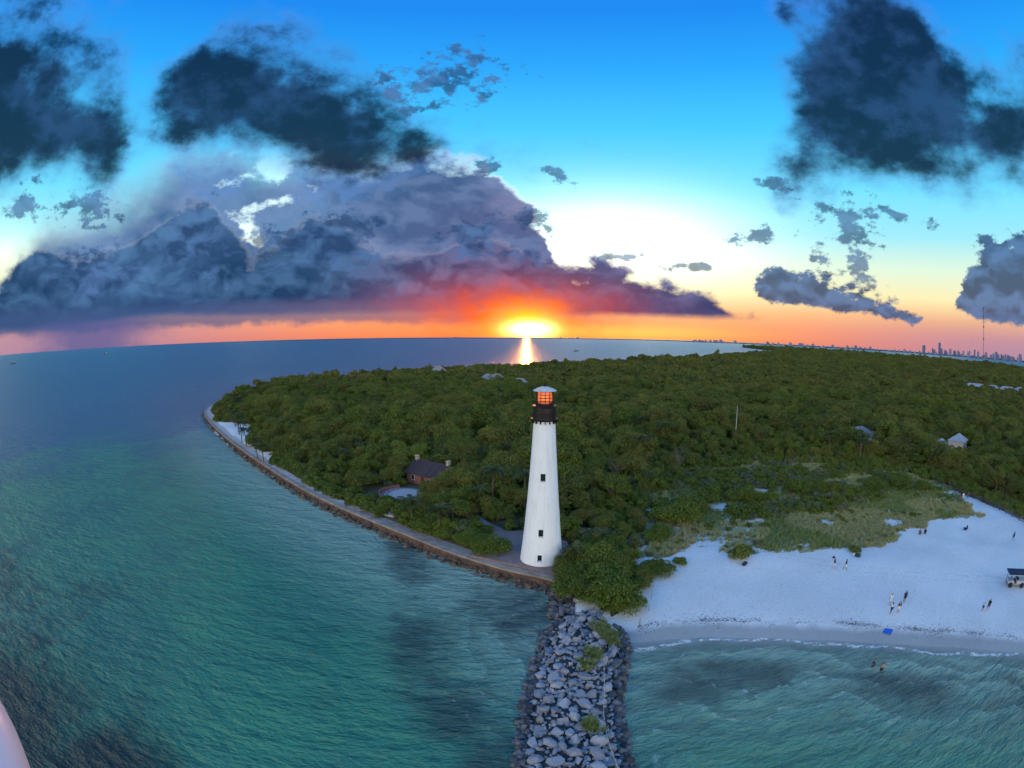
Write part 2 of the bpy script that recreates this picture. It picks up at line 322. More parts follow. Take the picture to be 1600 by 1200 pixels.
SANDSPOT = [(41.3, 115.7, 4.5), (50.7, 108.3, 2.5), (59.2, 103.6, 3.5), (43.4, 95, 3), (58.2, 89, 3.2), (33.1, 74.7, 3), (62.3, 79.2, 2), (76.6, 72.5, 3), (48, 84, 2), (66, 88, 2.5)]
FRONTL = [(-129.9, 189.8), (-105.5, 183.3), (-83, 142.9), (-68.7, 135.2), (-68.8, 124.5), (-59, 115.1), (-45.2, 100), (-36.8, 92.1), (-30, 90.4), (-24.1, 87.8), (-16.7, 81.4), (-10.4, 76.4), (-6.4, 73.1)]
FORESTP = [(10.5, 61), (7.5, 70)]+FRONTL[::-1]+[(-150, 215), (-163, 240)]+FAR[::-1][:-1]+[(260, -90), (160, -20), (112, 45), (112.5, 72), (114, 89), (111, 108), (92, 122.5), (75.5, 131), (55, 124), (37, 117), (27, 94), (21.5, 78), (18.4, 71), (17, 62), (14, 57)]
PLAZA = [(-6.4, 74.2), (-4.4, 84), (2.2, 85.4), (9.5, 80), (9.8, 72), (8.2, 67.2), (4.9, 68.8), (.4, 70.9), (-3, 72.6)]
COT = (-18.8, 115.6); PATIO = (-24.0, 105.0)
def ground_z(X, Y):
    X = np.asarray(X, float); Y = np.asarray(Y, float)
    ins = inside(X, Y, SHORE); dB = seg_dist(X, Y, BEACH); dW = np.minimum(seg_dist(X, Y, WALL), seg_dist(X, Y, ROOT)); dF = seg_dist(X, Y, FAR); d = np.minimum(np.minimum(dB, dW), dF)
    zb = 2*(1-np.exp(-dB/14)); zw = np.interp(dW, [.5, 2.1, 8], [-1.5, 1.58, 2]); zf = np.interp(dF, [0, 3], [0, 2])
    z = np.where(ins, np.minimum(np.minimum(zb, zw), zf), np.maximum(-.13*d, -2.)-.0)
    bump = (vnoise(X, Y, 14, 1)-.5)*.9+(vnoise(X, Y, 4, 2)-.5)*.25
    flat = np.clip((np.hypot(X-TOW[0], Y-TOW[1])-14)/6, 0, 1)*np.clip((np.hypot(X+20.5, Y-112)-14)/5, 0, 1)*np.clip((dB-14)/8, 0, 1)*np.clip((dW-6)/6, 0, 1)
    return z+np.where(ins, bump*flat, 0)
def gz(x, y): return float(ground_z(np.array([x]), np.array([y]))[0])
def axis(segs):
    a = [segs[0][0]]
    for lo, hi, st in segs:
        n = max(1, round((hi-lo)/st)); a += list(np.linspace(lo, hi, n+1)[1:])
    return np.array(a)
def grid_mesh(name, xs, ys, zf, keep=None):
    X, Y = np.meshgrid(xs, ys, indexing='ij'); Z = zf(X.ravel(), Y.ravel()); nx, ny = X.shape
    I = np.arange(nx*ny).reshape(nx, ny); F = np.stack([I[:-1, :-1], I[1:, :-1], I[1:, 1:], I[:-1, 1:]], -1).reshape(-1, 4)
    V = np.stack([X.ravel(), Y.ravel(), Z], 1)
    if keep is not None:
        k = keep(V); F = F[k[F].any(1)]; used = np.unique(F); mp = np.full(len(V), -1); mp[used] = np.arange(len(used)); V = V[used]; F = mp[F]
    return mesh_np(name, V, F, True), V
def fattr(me, name, vals):
    a = me.attributes.new(name, 'FLOAT', 'POINT'); a.data.foreach_set('value', np.asarray(vals, np.float32))

# ------------------------------------------------------------------ terrain of the island
def make_terrain():
    xs = axis([(-190, -60, 2.5), (-60, 125, 1.25), (125, 260, 5), (260, 1900, 55)]); ys = axis([(-130, 10, 8), (10, 135, 1.25), (135, 300, 3), (300, 620, 10), (620, 3400, 60)])
    def keep(V):
        d = np.minimum(seg_dist(V[:, 0], V[:, 1], SHORE+[SHORE[0]]), 1e9); return inside(V[:, 0], V[:, 1], SHORE) | (d < 9)
    me, V = grid_mesh('island_ground', xs, ys, ground_z, keep)
    X, Y = V[:, 0], V[:, 1]
    veg = inside(X, Y, FORESTP).astype(float); du = inside(X, Y, DUNE)
    veg = np.maximum(veg, du*(.36+.4*vnoise(X, Y, 5, 6)))
    for a, b, r in SANDSPOT: veg *= np.clip((np.hypot(X-a, (Y-b)*1.5)-r*.1)/(r*1.6), 0.55, 1)
    dB = seg_dist(X, Y, BEACH)
    fattr(me, 'veg', veg); fattr(me, 'shore', dB); fattr(me, 'dune', du.astype(float))
    m = bpy.data.materials.new('sand_and_soil'); m.use_nodes = True; N = NT(m.node_tree); P = N.n['Principled BSDF']
    pos = N.node('ShaderNodeNewGeometry').outputs['Position']
    at = lambda k: N.node('ShaderNodeAttribute', attribute_name=k).outputs['Fac']
    n1 = N.noise(pos, .35, 6, .65); n2 = N.noise(pos, 2.2, 5, .6); n3 = N.noise(pos, .08, 3)
    sand = N.mix(N.ss(n2, .25, .75), (.76, .75, .72), (.66, .65, .62)); sand = N.mix(N.ss(n3, .35, .65, 0, .35), sand, (.50, .49, .47))
    prints = N.m('MULTIPLY', N.ss(N.noise(pos, 2.1, 3, .7), .57, .68, 0, .6), N.ss(n3, .35, .6, .35, 1.))                      # trodden sand
    sand = N.mix(prints, sand, (.40, .39, .37))
    tk = N.node('ShaderNodeMapping'); N.l.new(pos, tk.inputs[0]); tk.inputs['Rotation'].default_value = (0, 0, RAD(38)); tsx = N.node('ShaderNodeSeparateXYZ'); N.l.new(tk.outputs[0], tsx.inputs[0])
    tv = N.m('ABSOLUTE', N.m('SUBTRACT', N.m('ABSOLUTE', N.m('SUBTRACT', N.m('MULTIPLY_ADD', N.noise(pos, .05, 2), 5., tsx.outputs[1]), 82.5)), .85))     # wheel tracks of the beach vehicle
    sand = N.mix(N.m('MULTIPLY', N.ss(tv, .30, .12), N.ss(n2, .4, .65, 0., .4)), sand, (.40, .39, .37))
    soil = N.mix(N.ss(n1, .3, .7), (.055, .06, .025), (.10, .085, .05))
    v = N.ss(N.m('ADD', N.m('MULTIPLY_ADD', N.m('SUBTRACT', n1, .5), 1.3, at('veg')), N.m('MULTIPLY', N.m('SUBTRACT', n2, .5), .7)), .40, .56)
    soil = N.mix(at('dune'), soil, N.mix(n2, (.36, .32, .18), (.24, .24, .11)))
    c = N.mix(v, sand, soil)
    sh = N.m('MULTIPLY_ADD', N.m('SUBTRACT', n1, .5), 2.2, at('shore'))
    wet = N.ss(sh, 3.6, 1.8)
    c = N.mix(N.m('MULTIPLY', wet, .62), c, (.20, .19, .17))
    N.l.new(c, P.inputs['Base Color']); N.put(P.inputs['Roughness'], N.lin(wet, 0, 1, .9, .45)); P.inputs['Specular IOR Level'].default_value = .25
    b = N.node('ShaderNodeBump'); b.inputs['Strength'].default_value = .7; b.inputs['Distance'].default_value = .12
    N.l.new(N.noise(pos, 1.6, 6, .7), b.inputs['Height']); N.l.new(b.outputs[0], P.inputs['Normal'])
    me.materials.append(m); tag(ob('island_ground', me), kind='structure')
make_terrain()

# ------------------------------------------------------------------ sea
def make_sea():
    xs = axis([(-60000, -8000, 13000), (-8000, -800, 800), (-800, -200, 40), (-200, -60, 4), (-60, 80, 1.5), (80, 200, 6), (200, 900, 70), (900, 8000, 900), (8000, 60000, 13000)])
    ys = axis([(-4000, -200, 600), (-200, 0, 15), (0, 110, 1.5), (110, 280, 5), (280, 900, 40), (900, 9000, 700), (9000, 80000, 12000)])
    me, V = grid_mesh('sea_water', xs, ys, lambda x, y: np.zeros(len(x)))
    X, Y = V[:, 0], V[:, 1]
    d = seg_dist(X, Y, SHORE+[SHORE[0]]); d = np.where(inside(X, Y, SHORE), -d, d)
    dB = seg_dist(X, Y, BEACH); dB = np.where(inside(X, Y, SHORE), -dB, dB)
    fattr(me, 'coast', np.clip(d, -50, 500)); fattr(me, 'beach', np.clip(dB, -50, 500))
    # sea bed: sea grass meadows (dark) and deep water, as patches on the bottom; gloom also paints a dark reflection
    def blobs(lst):
        g = np.zeros(len(X))
        for a, b, ra, rb, ang in lst:
            c, s = math.cos(RAD(ang)), math.sin(RAD(ang)); u = ((X-a)*c+(Y-b)*s)/ra; v = (-(X-a)*s+(Y-b)*c)/rb; g = np.maximum(g, np.exp(-(u*u+v*v)))
        return g
    fattr(me, 'grass', blobs([(-45, 140, 30, 7, 128), (-30, 106, 20, 5, 118), (-17, 74, 14, 4, 112), (-11, 50, 12, 4.5, 105), (-5, 38, 9, 5, 110), (1, 60, 9, 7, 140), (-1, 30, 6, 6, 0), (28, 41, 9, 3, -28), (43, 30, 10, 4, -38), (20, 40, 7, 3, -10), (60, 16, 9, 5, -40), (-95, 30, 34, 18, 15)])); fattr(me, 'gloom', blobs([(-58, 10, 24, 20, 20), (-36, 16, 10, 10, 0)]))
    fattr(me, 'deep', np.clip(np.maximum(np.zeros(len(X)), np.clip((np.hypot(X+15, Y-55)-62)/190, 0, 1)), 0, 1))
    m = bpy.data.materials.new('sea_water'); m.use_nodes = True; N = NT(m.node_tree); P = N.n['Principled BSDF']; out = N.n['Material Output']
    pos = N.node('ShaderNodeNewGeometry').outputs['Position']
    at = lambda k: N.node('ShaderNodeAttribute', attribute_name=k).outputs['Fac']
    coast, beach = at('coast'), at('beach')
    nl = N.noise(pos, .045, 4, .6); nm = N.noise(pos, .22, 5, .65)
    teal = N.mix(N.ss(nl, .3, .7), (.060, .290, .165), (.040, .210, .150))
    c = N.mix(N.ss(coast, 30., 1.), teal, (.27, .42, .33))
    g = N.ss(N.m('ADD', N.m('MULTIPLY_ADD', N.m('SUBTRACT', nm, .5), 1.3, at('grass')), N.m('MULTIPLY', N.m('SUBTRACT', N.noise(pos, .07, 4, .6), .5), 1.6)), .1, 1.05)
    c = N.mix(N.m('MULTIPLY', g, .75), c, (.030, .055, .062))
    c = N.mix(N.ss(N.m('MULTIPLY_ADD', N.m('SUBTRACT', nm, .5), .6, at('gloom')), .1, .8, 0., .9), c, (.010, .030, .036))  # near left water darkened for deep water and a reflected dark cloud
    dp = N.m('MULTIPLY_ADD', N.m('SUBTRACT', nl, .5), .7, at('deep'))
    c = N.mix(N.ss(dp, .15, .85), c, (.050, .165, .235))
    # waves: three crossing trains of wind chop plus ripples
    def train(scale, ang, strch, dist, det=3):
        mp = N.node('ShaderNodeMapping'); N.l.new(pos, mp.inputs[0]); mp.inputs['Rotation'].default_value = (0, 0, RAD(ang)); mp.inputs['Scale'].default_value = (1, strch, 1)
        return N.m('MULTIPLY', N.noise(mp.outputs[0], scale, det, .6), dist)
    h = N.m('ADD', N.m('ADD', train(.13, -35, 2.4, 2.6, 4), train(.45, -20, 2.2, 1.25, 4)), train(1.5, -50, 1.8, .34, 3))
    b = N.node('ShaderNodeBump'); b.inputs['Strength'].default_value = 1.; b.inputs['Distance'].default_value = 1.
    N.l.new(h, b.inputs['Height']); N.l.new(b.outputs[0], P.inputs['Normal'])
    # foam: a broken wash line at the beach, small crests further out
    fn = N.noise(pos, .9, 6, .7); fw = N.noise(pos, .10, 3, .5)
    crest = N.m('ABSOLUTE', N.m('SUBTRACT', N.m('MULTIPLY_ADD', N.m('SUBTRACT', fw, .5), 5., beach), 1.0))
    foam = N.m('MULTIPLY', N.ss(crest, .7, .15), N.ss(fn, .40, .54))
    foam = N.m('MAXIMUM', foam, N.m('MULTIPLY', N.m('MULTIPLY', N.ss(N.noise(pos, .5, 6, .75), .69, .74), N.ss(beach, 34., 6.)), .6))
    ph = N.m('FRACT', N.m('ADD', N.m('DIVIDE', beach, 4.6), N.m('MULTIPLY', N.m('SUBTRACT', fw, .5), 3.4)))
    swell = N.m('MULTIPLY', N.ss(N.m('ABSOLUTE', N.m('SUBTRACT', ph, .5)), .40, .49), N.ss(beach, 30., 10.))
    swell = N.m('MULTIPLY', swell, N.ss(beach, .5, 3.))
    foam = N.m('MAXIMUM', foam, N.m('MULTIPLY', N.m('MULTIPLY', swell, N.ss(fn, .50, .64)), .4))
    c = N.mix(N.m('MULTIPLY', N.m('MULTIPLY', N.ss(ph, .15, .75), N.ss(beach, 34., 8.)), .4), c, (.035, .075, .075))
    c = N.mix(foam, c, (.75, .77, .78))
    N.l.new(c, P.inputs['Base Color']); N.put(P.inputs['Roughness'], N.m('MAXIMUM', N.lin(coast, 0., 220., .24, .31), N.m('MULTIPLY', foam, .8))); P.inputs['IOR'].default_value = 1.33
    # the last hand's breadth over the sand is clear
    tr = N.node('ShaderNodeBsdfTransparent'); mx = N.node('ShaderNodeMixShader')
    N.put(mx.inputs[0], N.m('MAXIMUM', foam, N.ss(N.m('MULTIPLY_ADD', N.m('SUBTRACT', nm, .5), 1.5, beach), -.6, 4.5, .12, 1.)))
    N.l.new(tr.outputs[0], mx.inputs[1]); N.l.new(P.outputs[0], mx.inputs[2]); N.l.new(mx.outputs[0], out.inputs['Surface'])
    me.materials.append(m); tag(ob('sea_water', me), kind='structure')
make_sea()

# ------------------------------------------------------------------ sea wall, promenade, riprap
def offset_line(line, d):
    o = []
    for i, p in enumerate(line):
        a = Vector(line[max(0, i-1)]); b = Vector(line[min(len(line)-1, i+1)]); t = (b-a).normalized(); n = Vector((t.y, -t.x)); o.append((p[0]+n.x*d, p[1]+n.y*d))
    return o
IN = 1 if inside(np.array([offset_line(WALL, 3)[10][0]]), np.array([offset_line(WALL, 3)[10][1]]), SHORE)[0] else -1
def strip(b, line, d0, d1, z0, z1, top=True, sides=True):
    A = offset_line(line, d0*IN); B = offset_line(line, d1*IN)
    q = [[b.verts.new((*p, z)) for p, z in ((a, z0), (a, z1), (c, z1), (c, z0))] for a, c in zip(A, B)]
    for s, t in zip(q, q[1:]):
        for i, j in ((0, 1), (1, 2), (2, 3)) if sides else ((1, 2),): b.faces.new((s[i], s[j], t[j], t[i]))
    if sides:
        b.faces.new(q[0]); b.faces.new(q[-1][::-1])
sand_path = pmat('sandy_paving', (.56, .50, .44), (.40, .35, .31), .9, .6, .4)
seawall = empty('sea_wall', (0, 0, 0), label='low curved concrete sea wall footed with brown rocks along the left shore', cat='wall')
concrete = pmat('weathered_concrete', (.40, .32, .25), (.24, .18, .14), .9, .5, .5)
dark_stone = pmat('stained_stone', (.16, .10, .07), (.08, .055, .045), .9, .8, .6)
m = MB(); strip(m.b, WALL, .12, 1.2, -1.5, 1.42); m.obj('wall_face', dark_stone, seawall)
m = MB(); strip(m.b, WALL, 0., 1.35, 1.424, 1.72); m.obj('cap', concrete, seawall)
m = MB(); strip(m.b, WALL[14:], 1.36, 4.6, 1.2, 1.66); tag(m.obj('promenade', sand_path), kind='structure')
m = MB(); strip(m.b, WALL[:15], 1.36, 2.9, 1.2, 1.64); tag(m.obj('wall_path', pmat('worn_brown_path', (.24, .19, .16), (.36, .30, .26), .95, .7, .5)), kind='structure')

def hull(n, seed, flat=.75, pts_shape=1.):
    r = random.Random(seed); b = bmesh.new()
    for _ in range(n):
        v = Vector((r.gauss(0, 1), r.gauss(0, 1), r.gauss(0, 1))).normalized(); v = Vector((v.x, v.y*r.uniform(.85, 1.), v.z*flat)); b.verts.new(v*r.uniform(.86, 1.))
    bmesh.ops.convex_hull(b, input=b.verts); bmesh.ops.delete(b, geom=[v for v in b.verts if not v.link_faces], context='VERTS')
    me = bpy.data.meshes.new('rock'); b.to_mesh(me); b.free(); return me
def rock_mat(name, c1, c2):
    m = bpy.data.materials.new(name); m.use_nodes = True; N = NT(m.node_tree); P = N.n['Principled BSDF']; MATS[name] = m
    tc = N.node('ShaderNodeTexCoord').outputs['Object']; oi = N.node('ShaderNodeObjectInfo').outputs['Random']; isl = N.node('ShaderNodeNewGeometry').outputs['Random Per Island']
    k = N.m('FRACT', N.m('ADD', oi, isl))
    c = N.mix(k, c1, c2); c = N.mix(N.ss(N.noise(tc, 3.5, 6, .7), .4, .7, 0, .5), c, tuple(x*.45 for x in c1))
    N.l.new(c, P.inputs['Base Color']); P.inputs['Roughness'].default_value = .85; P.inputs['Specular IOR Level'].default_value = .25
    b = N.node('ShaderNodeBump'); b.inputs['Strength'].default_value = .6; b.inputs['Distance'].default_value = .1; N.l.new(N.noise(tc, 5, 6, .7), b.inputs['Height']); N.l.new(b.outputs[0], P.inputs['Normal'])
    return m
RM_TOP = rock_mat('grey_granite', (.42, .41, .42), (.23, .225, .24)); RM_WET = rock_mat('wet_dark_rock', (.065, .06, .06), (.22, .205, .205)); RM_RIP = rock_mat('brown_rock', (.085, .06, .045), (.20, .13, .085))
def rock_heap(name, spots, mat, parent, hulls, flat_kind='stuff'):
    """many stones joined into one mesh: spots are (x, y, z, size)"""
    V, F, o = [], [], 0
    for x, y, z, s in spots:
        h = random.choice(hulls); R = Matrix.Rotation(random.uniform(0, 6.3), 3, 'Z') @ Matrix.Rotation(random.uniform(-.5, .5), 3, 'X')
        for v in h.vertices:
            p = R @ (Vector((v.co.x*random.uniform(.9, 1.1), v.co.y, v.co.z))*s); V.append((p.x+x, p.y+y, p.z+z))
        for f in h.polygons: F.append([i+o for i in f.vertices])
        o += len(h.vertices)
    me = bpy.data.meshes.new(name); me.from_pydata(V, [], F); me.materials.append(mat); r = ob(name, me, parent); tag(r, kind=flat_kind); return r
HULLS = [hull(random.choice((11, 14, 18, 22)), i, random.choice((.6, .75, .9))) for i in range(14)]
for h in HULLS: h.materials.append(None)
spots = []
L = 0
for a, b in zip(WALL, WALL[1:]):
    a, b = Vector(a), Vector(b); t = (b-a); ln = t.length; t /= ln; n = Vector((t.y, -t.x))*-IN; k = 0
    while k < ln:
        for row in range(3 if L < 140 else 2):
            s = random.choice((.22, .3, .4, .5, .7))*random.uniform(.8, 1.2); off = .15+row*.55+random.uniform(-.35, .45); p = a+t*(k+random.uniform(-.3, .3))+n*off
            spots.append((p.x, p.y, .6-row*.4+random.uniform(-.3, .3), s))
        k += .75 if L < 140 else 1.4
        L += .75
rock_heap('riprap_rock', spots, RM_RIP, seawall, HULLS)

# ------------------------------------------------------------------ rock jetty running towards the camera
JL = [(57.5, 6.7), (54.2, 4.2), (45.9, 2.3), (39.1, 1.1), (30.6, .5), (22, .2)]; JR = [(57.5, 13.5), (54.2, 14.2), (50.2, 14.3), (41.5, 11.7), (35.2, 10.9), (29.7, 10.6), (22, 10.6)]
def jx(y, T): return float(np.interp(-y, [-a for a, _ in T], [b for _, b in T]))
jet = empty('rock_jetty', (6, 40, 0), label='long jetty of heaped grey boulders in the foreground water', cat='jetty')
def jz(x, y):
    l, r = jx(y, JL), jx(y, JR); e = min(x-l, r-x); return float(np.interp(e, [-.4, .4, 1.8, 3.2], [-.5, .1, 1.0, 1.45]))
b = bmesh.new(); rows = []
for y in np.arange(22, 58.1, 1.):
    l, r = jx(y, JL), jx(y, JR); rows.append([b.verts.new((l+(r-l)*k/10-6, y-40, jz(l+(r-l)*k/10, y)-.45)) for k in range(11)])
for A, B in zip(rows, rows[1:]):
    for k in range(10): b.faces.new((A[k], A[k+1], B[k+1], B[k]))
me = bpy.data.meshes.new('rubble_core'); b.to_mesh(me); b.free(); ob('rubble_core', me, jet, pmat('dark_gravel', (.06, .055, .055), (.10, .09, .085), .95, 3, .8))
cand = []
def place(n, s0, s1, edge, packed):
    out = []
    for _ in range(n):
        y = random.uniform(23.5, 57.5); l, r = jx(y, JL), jx(y, JR)
        x = random.uniform(l-.5, l+1.9) if edge and random.random() < .5 else random.uniform(r-2.2, r+.5) if edge else random.uniform(l+1.2, r-1.6)
        s = random.uniform(s0, s1)
        if all((x-a)**2+(y-c)**2 > (packed*(s+d))**2 for a, c, d in cand): cand.append((x, y, s)); out.append((x, y, s))
    return out
top = place(700, .62, .98, False, .80)+place(900, .36, .6, False, .80); edge = place(260, .6, 1.0, True, .72)
print('jetty rocks', len(top), len(edge))
seen = [(x, y, s, 0) for x, y, s in top]+[(x, y, s, 1) for x, y, s in edge]
seen.sort(key=lambda q: -q[2]/math.hypot(math.hypot(q[0], q[1]), CAMZ))
RT = []
for k, mm in ((0, RM_TOP), (1, RM_WET)):
    RT.append([]);
    for h in HULLS: c = h.copy(); c.materials.clear(); c.materials.append(mm); RT[k].append(c)
for x, y, s, k in seen[:300]:
    ob('rock', random.choice(RT[k]), jet, loc=(x-6, y-40, jz(x, y)-.05-.1*s), rot=(random.uniform(-.35, .35), random.uniform(-.35, .35), random.uniform(0, 6.3)), scale=(s*random.uniform(.95, 1.3), s*random.uniform(.8, 1.05), s*random.uniform(.7, .95)))
fill = [(x-6, y-40, jz(x, y)-.12, s) for x, y, s, k in seen[300:]]
for _ in range(1300):
    y = random.uniform(23, 58); l, r = jx(y, JL), jx(y, JR); x = random.uniform(l+.6, r-.6); fill.append((x-6, y-40, jz(x, y)-.28, random.uniform(.18, .36)))
rock_heap('small_stone', fill, RM_TOP, jet, HULLS)
rim = []
for _ in range(800):
    y = random.uniform(23, 58); sgn = random.random() < .5; x = jx(y, JL)+random.uniform(-.25, .9) if sgn else jx(y, JR)+random.uniform(-.9, .25); rim.append((x-6, y-40, random.uniform(-.25, .35), random.uniform(.3, .6)))
for _ in range(230):   # boulders at the foot of the corner between wall and jetty
    t = random.random(); x = 7.4-.9*t+random.uniform(-1.6, 2.2); y = 65.3-8*t+random.uniform(-.5, .5); rim.append((x-6, y-40, random.uniform(-.1, .9), random.uniform(.35, .75)))
rock_heap('wet_stone', rim, RM_WET, jet, HULLS)

# ------------------------------------------------------------------ lighthouse
def brick_mat(name, c1, c2, mortar, scale):
    m = bpy.data.materials.new(name); m.use_nodes = True; N = NT(m.node_tree); P = N.n['Principled BSDF']; MATS[name] = m
    tc = N.node('ShaderNodeTexCoord').outputs['Object']; br = N.node('ShaderNodeTexBrick'); N.l.new(tc, br.inputs['Vector'])
    br.inputs['Color1'].default_value = (*c1, 1); br.inputs['Color2'].default_value = (*c2, 1); br.inputs['Mortar'].default_value = (*mortar, 1); br.inputs['Scale'].default_value = scale; br.inputs['Mortar Size'].default_value = .012
    N.l.new(N.mix(N.ss(N.noise(tc, .8, 5), .35, .7, 0, .5), br.outputs['Color'], tuple(x*.6 for x in c1)), P.inputs['Base Color']); P.inputs['Roughness'].default_value = .9; return m
def whitewash():
    m = bpy.data.materials.new('whitewashed_brick'); m.use_nodes = True; N = NT(m.node_tree); P = N.n['Principled BSDF']; MATS['whitewashed_brick'] = m
    tc = N.node('ShaderNodeTexCoord').outputs['Object']; sx = N.node('ShaderNodeSeparateXYZ'); N.l.new(tc, sx.inputs[0])
    mp = N.node('ShaderNodeMapping'); N.l.new(tc, mp.inputs[0]); mp.inputs['Scale'].default_value = (1.2, 1.2, .12)
    streak = N.ss(N.noise(mp.outputs[0], 2.0, 6, .65), .48, .76, 0, .65); blot = N.ss(N.noise(tc, .7, 6, .65), .5, .8, 0, .35)
    c = N.mix(streak, (.87, .86, .83), (.62, .60, .55)); c = N.mix(blot, c, (.70, .69, .65))
    N.l.new(c, P.inputs['Base Color']); P.inputs['Roughness'].default_value = .7
    ang = N.m('MULTIPLY', N.m('ARCTAN2', sx.outputs[1], sx.outputs[0]), 2.6); cb = N.node('ShaderNodeCombineXYZ'); N.l.new(ang, cb.inputs[0]); N.l.new(sx.outputs[2], cb.inputs[1])
    br = N.node('ShaderNodeTexBrick'); N.l.new(cb.outputs[0], br.inputs['Vector']); br.inputs['Scale'].default_value = 2.4; br.inputs['Mortar Size'].default_value = .03
    b = N.node('ShaderNodeBump'); b.inputs['Strength'].default_value = .35; b.inputs['Distance'].default_value = .02; b.invert = True
    N.l.new(N.m('ADD', br.outputs['Fac'], N.noise(tc, 4, 5)), b.inputs['Height']); N.l.new(b.outputs[0], P.inputs['Normal'])
    return m
WHITE = whitewash(); BLACK = pmat('black_ironwork', (.016, .013, .014), (.03, .022, .02), .45, 2, .2, metal=.3); DARKGLASS = pmat('dark_window_glass', (.012, .016, .022), (.02, .025, .03), .12, spec=.6)
lh = empty('lighthouse', (*TOW, 2.0), label='tall tapered white lighthouse with black gallery and lantern with added orange flare glow', cat='lighthouse')
PROF = [(-.3, 3.42), (0, 3.36), (3, 3.03), (6, 2.74), (10, 2.40), (13.5, 2.14), (18, 1.84), (22.25, 1.60)]
prof2 = [(z, float(np.interp(z, [p[0] for p in PROF], [p[1] for p in PROF]))) for z in np.linspace(-.3, 22.25, 30)]
tw = ob('tower', MB().lathe(prof2, 64).mesh('tower', WHITE), lh)
AZC = math.atan2(-TOW[1], -TOW[0])     # the windows look over the jetty
cut = MB()
WIN = [(14.05, .72, 1.15, AZC-.03), (5.45, .72, 1.15, AZC-.07), (1.42, .66, 1.0, AZC-.09)]
rad = lambda z: float(np.interp(z, [p[0] for p in PROF], [p[1] for p in PROF]))
for z, ww, hh, a in WIN: cut.box((math.cos(a)*rad(z), math.sin(a)*rad(z), z), (1.0, ww, hh), a)
cut.box((math.cos(AZC+2.4)*3.3, math.sin(AZC+2.4)*3.3, 1.1), (1.2, 1.1, 2.2), AZC+2.4)
co = ob('cutter', cut.mesh('cutter'), lh); bpy.context.view_layer.update(); md = tw.modifiers.new('b', 'BOOLEAN'); md.object = co; md.solver = 'EXACT'
dg = bpy.context.evaluated_depsgraph_get(); me = bpy.data.meshes.new_from_object(tw.evaluated_get(dg)); tw.modifiers.clear(); tw.data = me; bpy.data.objects.remove(co)
me.shade_smooth(); me.set_sharp_from_angle(angle=RAD(35))
for z, ww, hh, a in WIN:
    r0 = rad(z)-.28; ca, sa = math.cos(a), math.sin(a)
    fr = MB()
    for dy, dz, sy, sz in ((-ww/2+.05, 0, .1, hh-.02), (ww/2-.05, 0, .1, hh-.02), (0, hh/2-.06, ww-.22, .1), (0, -hh/2+.06, ww-.22, .1), (0, 0, ww-.22, .05)): fr.box((0, dy, dz), (.09, sy, sz))
    f = fr.obj('window', BLACK, lh, loc=(ca*r0, sa*r0, z), rot=(0, 0, a))
    MB().box((-.06, 0, 0), (.03, ww-.02, hh-.02)).obj('pane', DARKGLASS, f)
    MB().box((.30, 0, -hh/2-.05), (.26, ww+.16, .09), bev=.01).obj('sill', pmat('white_stone_sill', (.78, .77, .73)), f)
dr = MB().box((math.cos(AZC+2.4)*3.0, math.sin(AZC+2.4)*3.0, 1.1), (.08, 1.08, 2.18), AZC+2.4).obj('door', pmat('black_door', (.03, .03, .035)), lh)
MB().box((math.cos(AZC+2.4)*3.07, math.sin(AZC+2.4)*3.07+.35, 1.05), (.06, .06, .06)).obj('handle', BLACK, dr)
# watch room and galleries
wr = MB().lathe([(22.26, 1.66), (22.5, 1.74), (22.7, 1.70), (24.25, 1.62), (24.4, 1.70)], 32).obj('watch_room', BLACK, lh)
bk = MB().box((0, 0, 0), (.36, .12, .5), bev=.02).mesh('bracket', BLACK)
for k in range(16):
    a = 2*math.pi*k/16; ob('bracket', bk, lh, loc=(math.cos(a)*1.78, math.sin(a)*1.78, 22.18), rot=(0, 0, a))
def gallery(name, z, r, n, h):
    g = MB().lathe([(z, 1.45), (z, r), (z+.10, r), (z+.10, 1.45)], 32, cap=False).obj(name, BLACK, lh)
    q = MB()
    for k in range(n):
        a = 2*math.pi*k/n; q.tube([(math.cos(a)*(r-.06), math.sin(a)*(r-.06), z+.1), (math.cos(a)*(r-.06), math.sin(a)*(r-.06), z+h)], .022, 5)
        q.lathe([(z+h-.05, .02), (z+h, .06), (z+h+.06, .02)], 6, (math.cos(a)*(r-.06), math.sin(a)*(r-.06), 0))
    for hz in (h*.5, h*.97):
        c = [(math.cos(2*math.pi*k/32)*(r-.06), math.sin(2*math.pi*k/32)*(r-.06), z+hz) for k in range(33)]; q.tube(c, .02, 5)
    q.obj('railing', BLACK, g)
gallery('gallery', 22.48, 2.02, 16, .95); gallery('upper_gallery', 24.4, 1.86, 16, .8)
MB().lathe([(24.5, 1.32), (24.72, 1.32)], 12).obj('lantern_base', BLACK, lh)
q = MB()
for k in range(12):
    a = 2*math.pi*k/12; c = (math.cos(a)*1.27, math.sin(a)*1.27); q.tube([(*c, 24.72), (*c, 26.62)], .05, 5)
for z in (24.76, 25.2, 25.66, 26.12, 26.58):
    q.tube([(math.cos(2*math.pi*k/12)*1.27, math.sin(2*math.pi*k/12)*1.27, z) for k in range(13)], .045, 5)
q.obj('glazing_bars', BLACK, lh)
gm = bpy.data.materials.new('lantern_glass'); gm.use_nodes = True; N = NT(gm.node_tree); P = N.n['Principled BSDF']
tr = N.node('ShaderNodeBsdfTransparent'); tr.inputs[0].default_value = (.95, .93, .9, 1); gl = N.node('ShaderNodeBsdfGlossy'); gl.inputs['Roughness'].default_value = .05; mx = N.node('ShaderNodeMixShader'); mx.inputs[0].default_value = .12
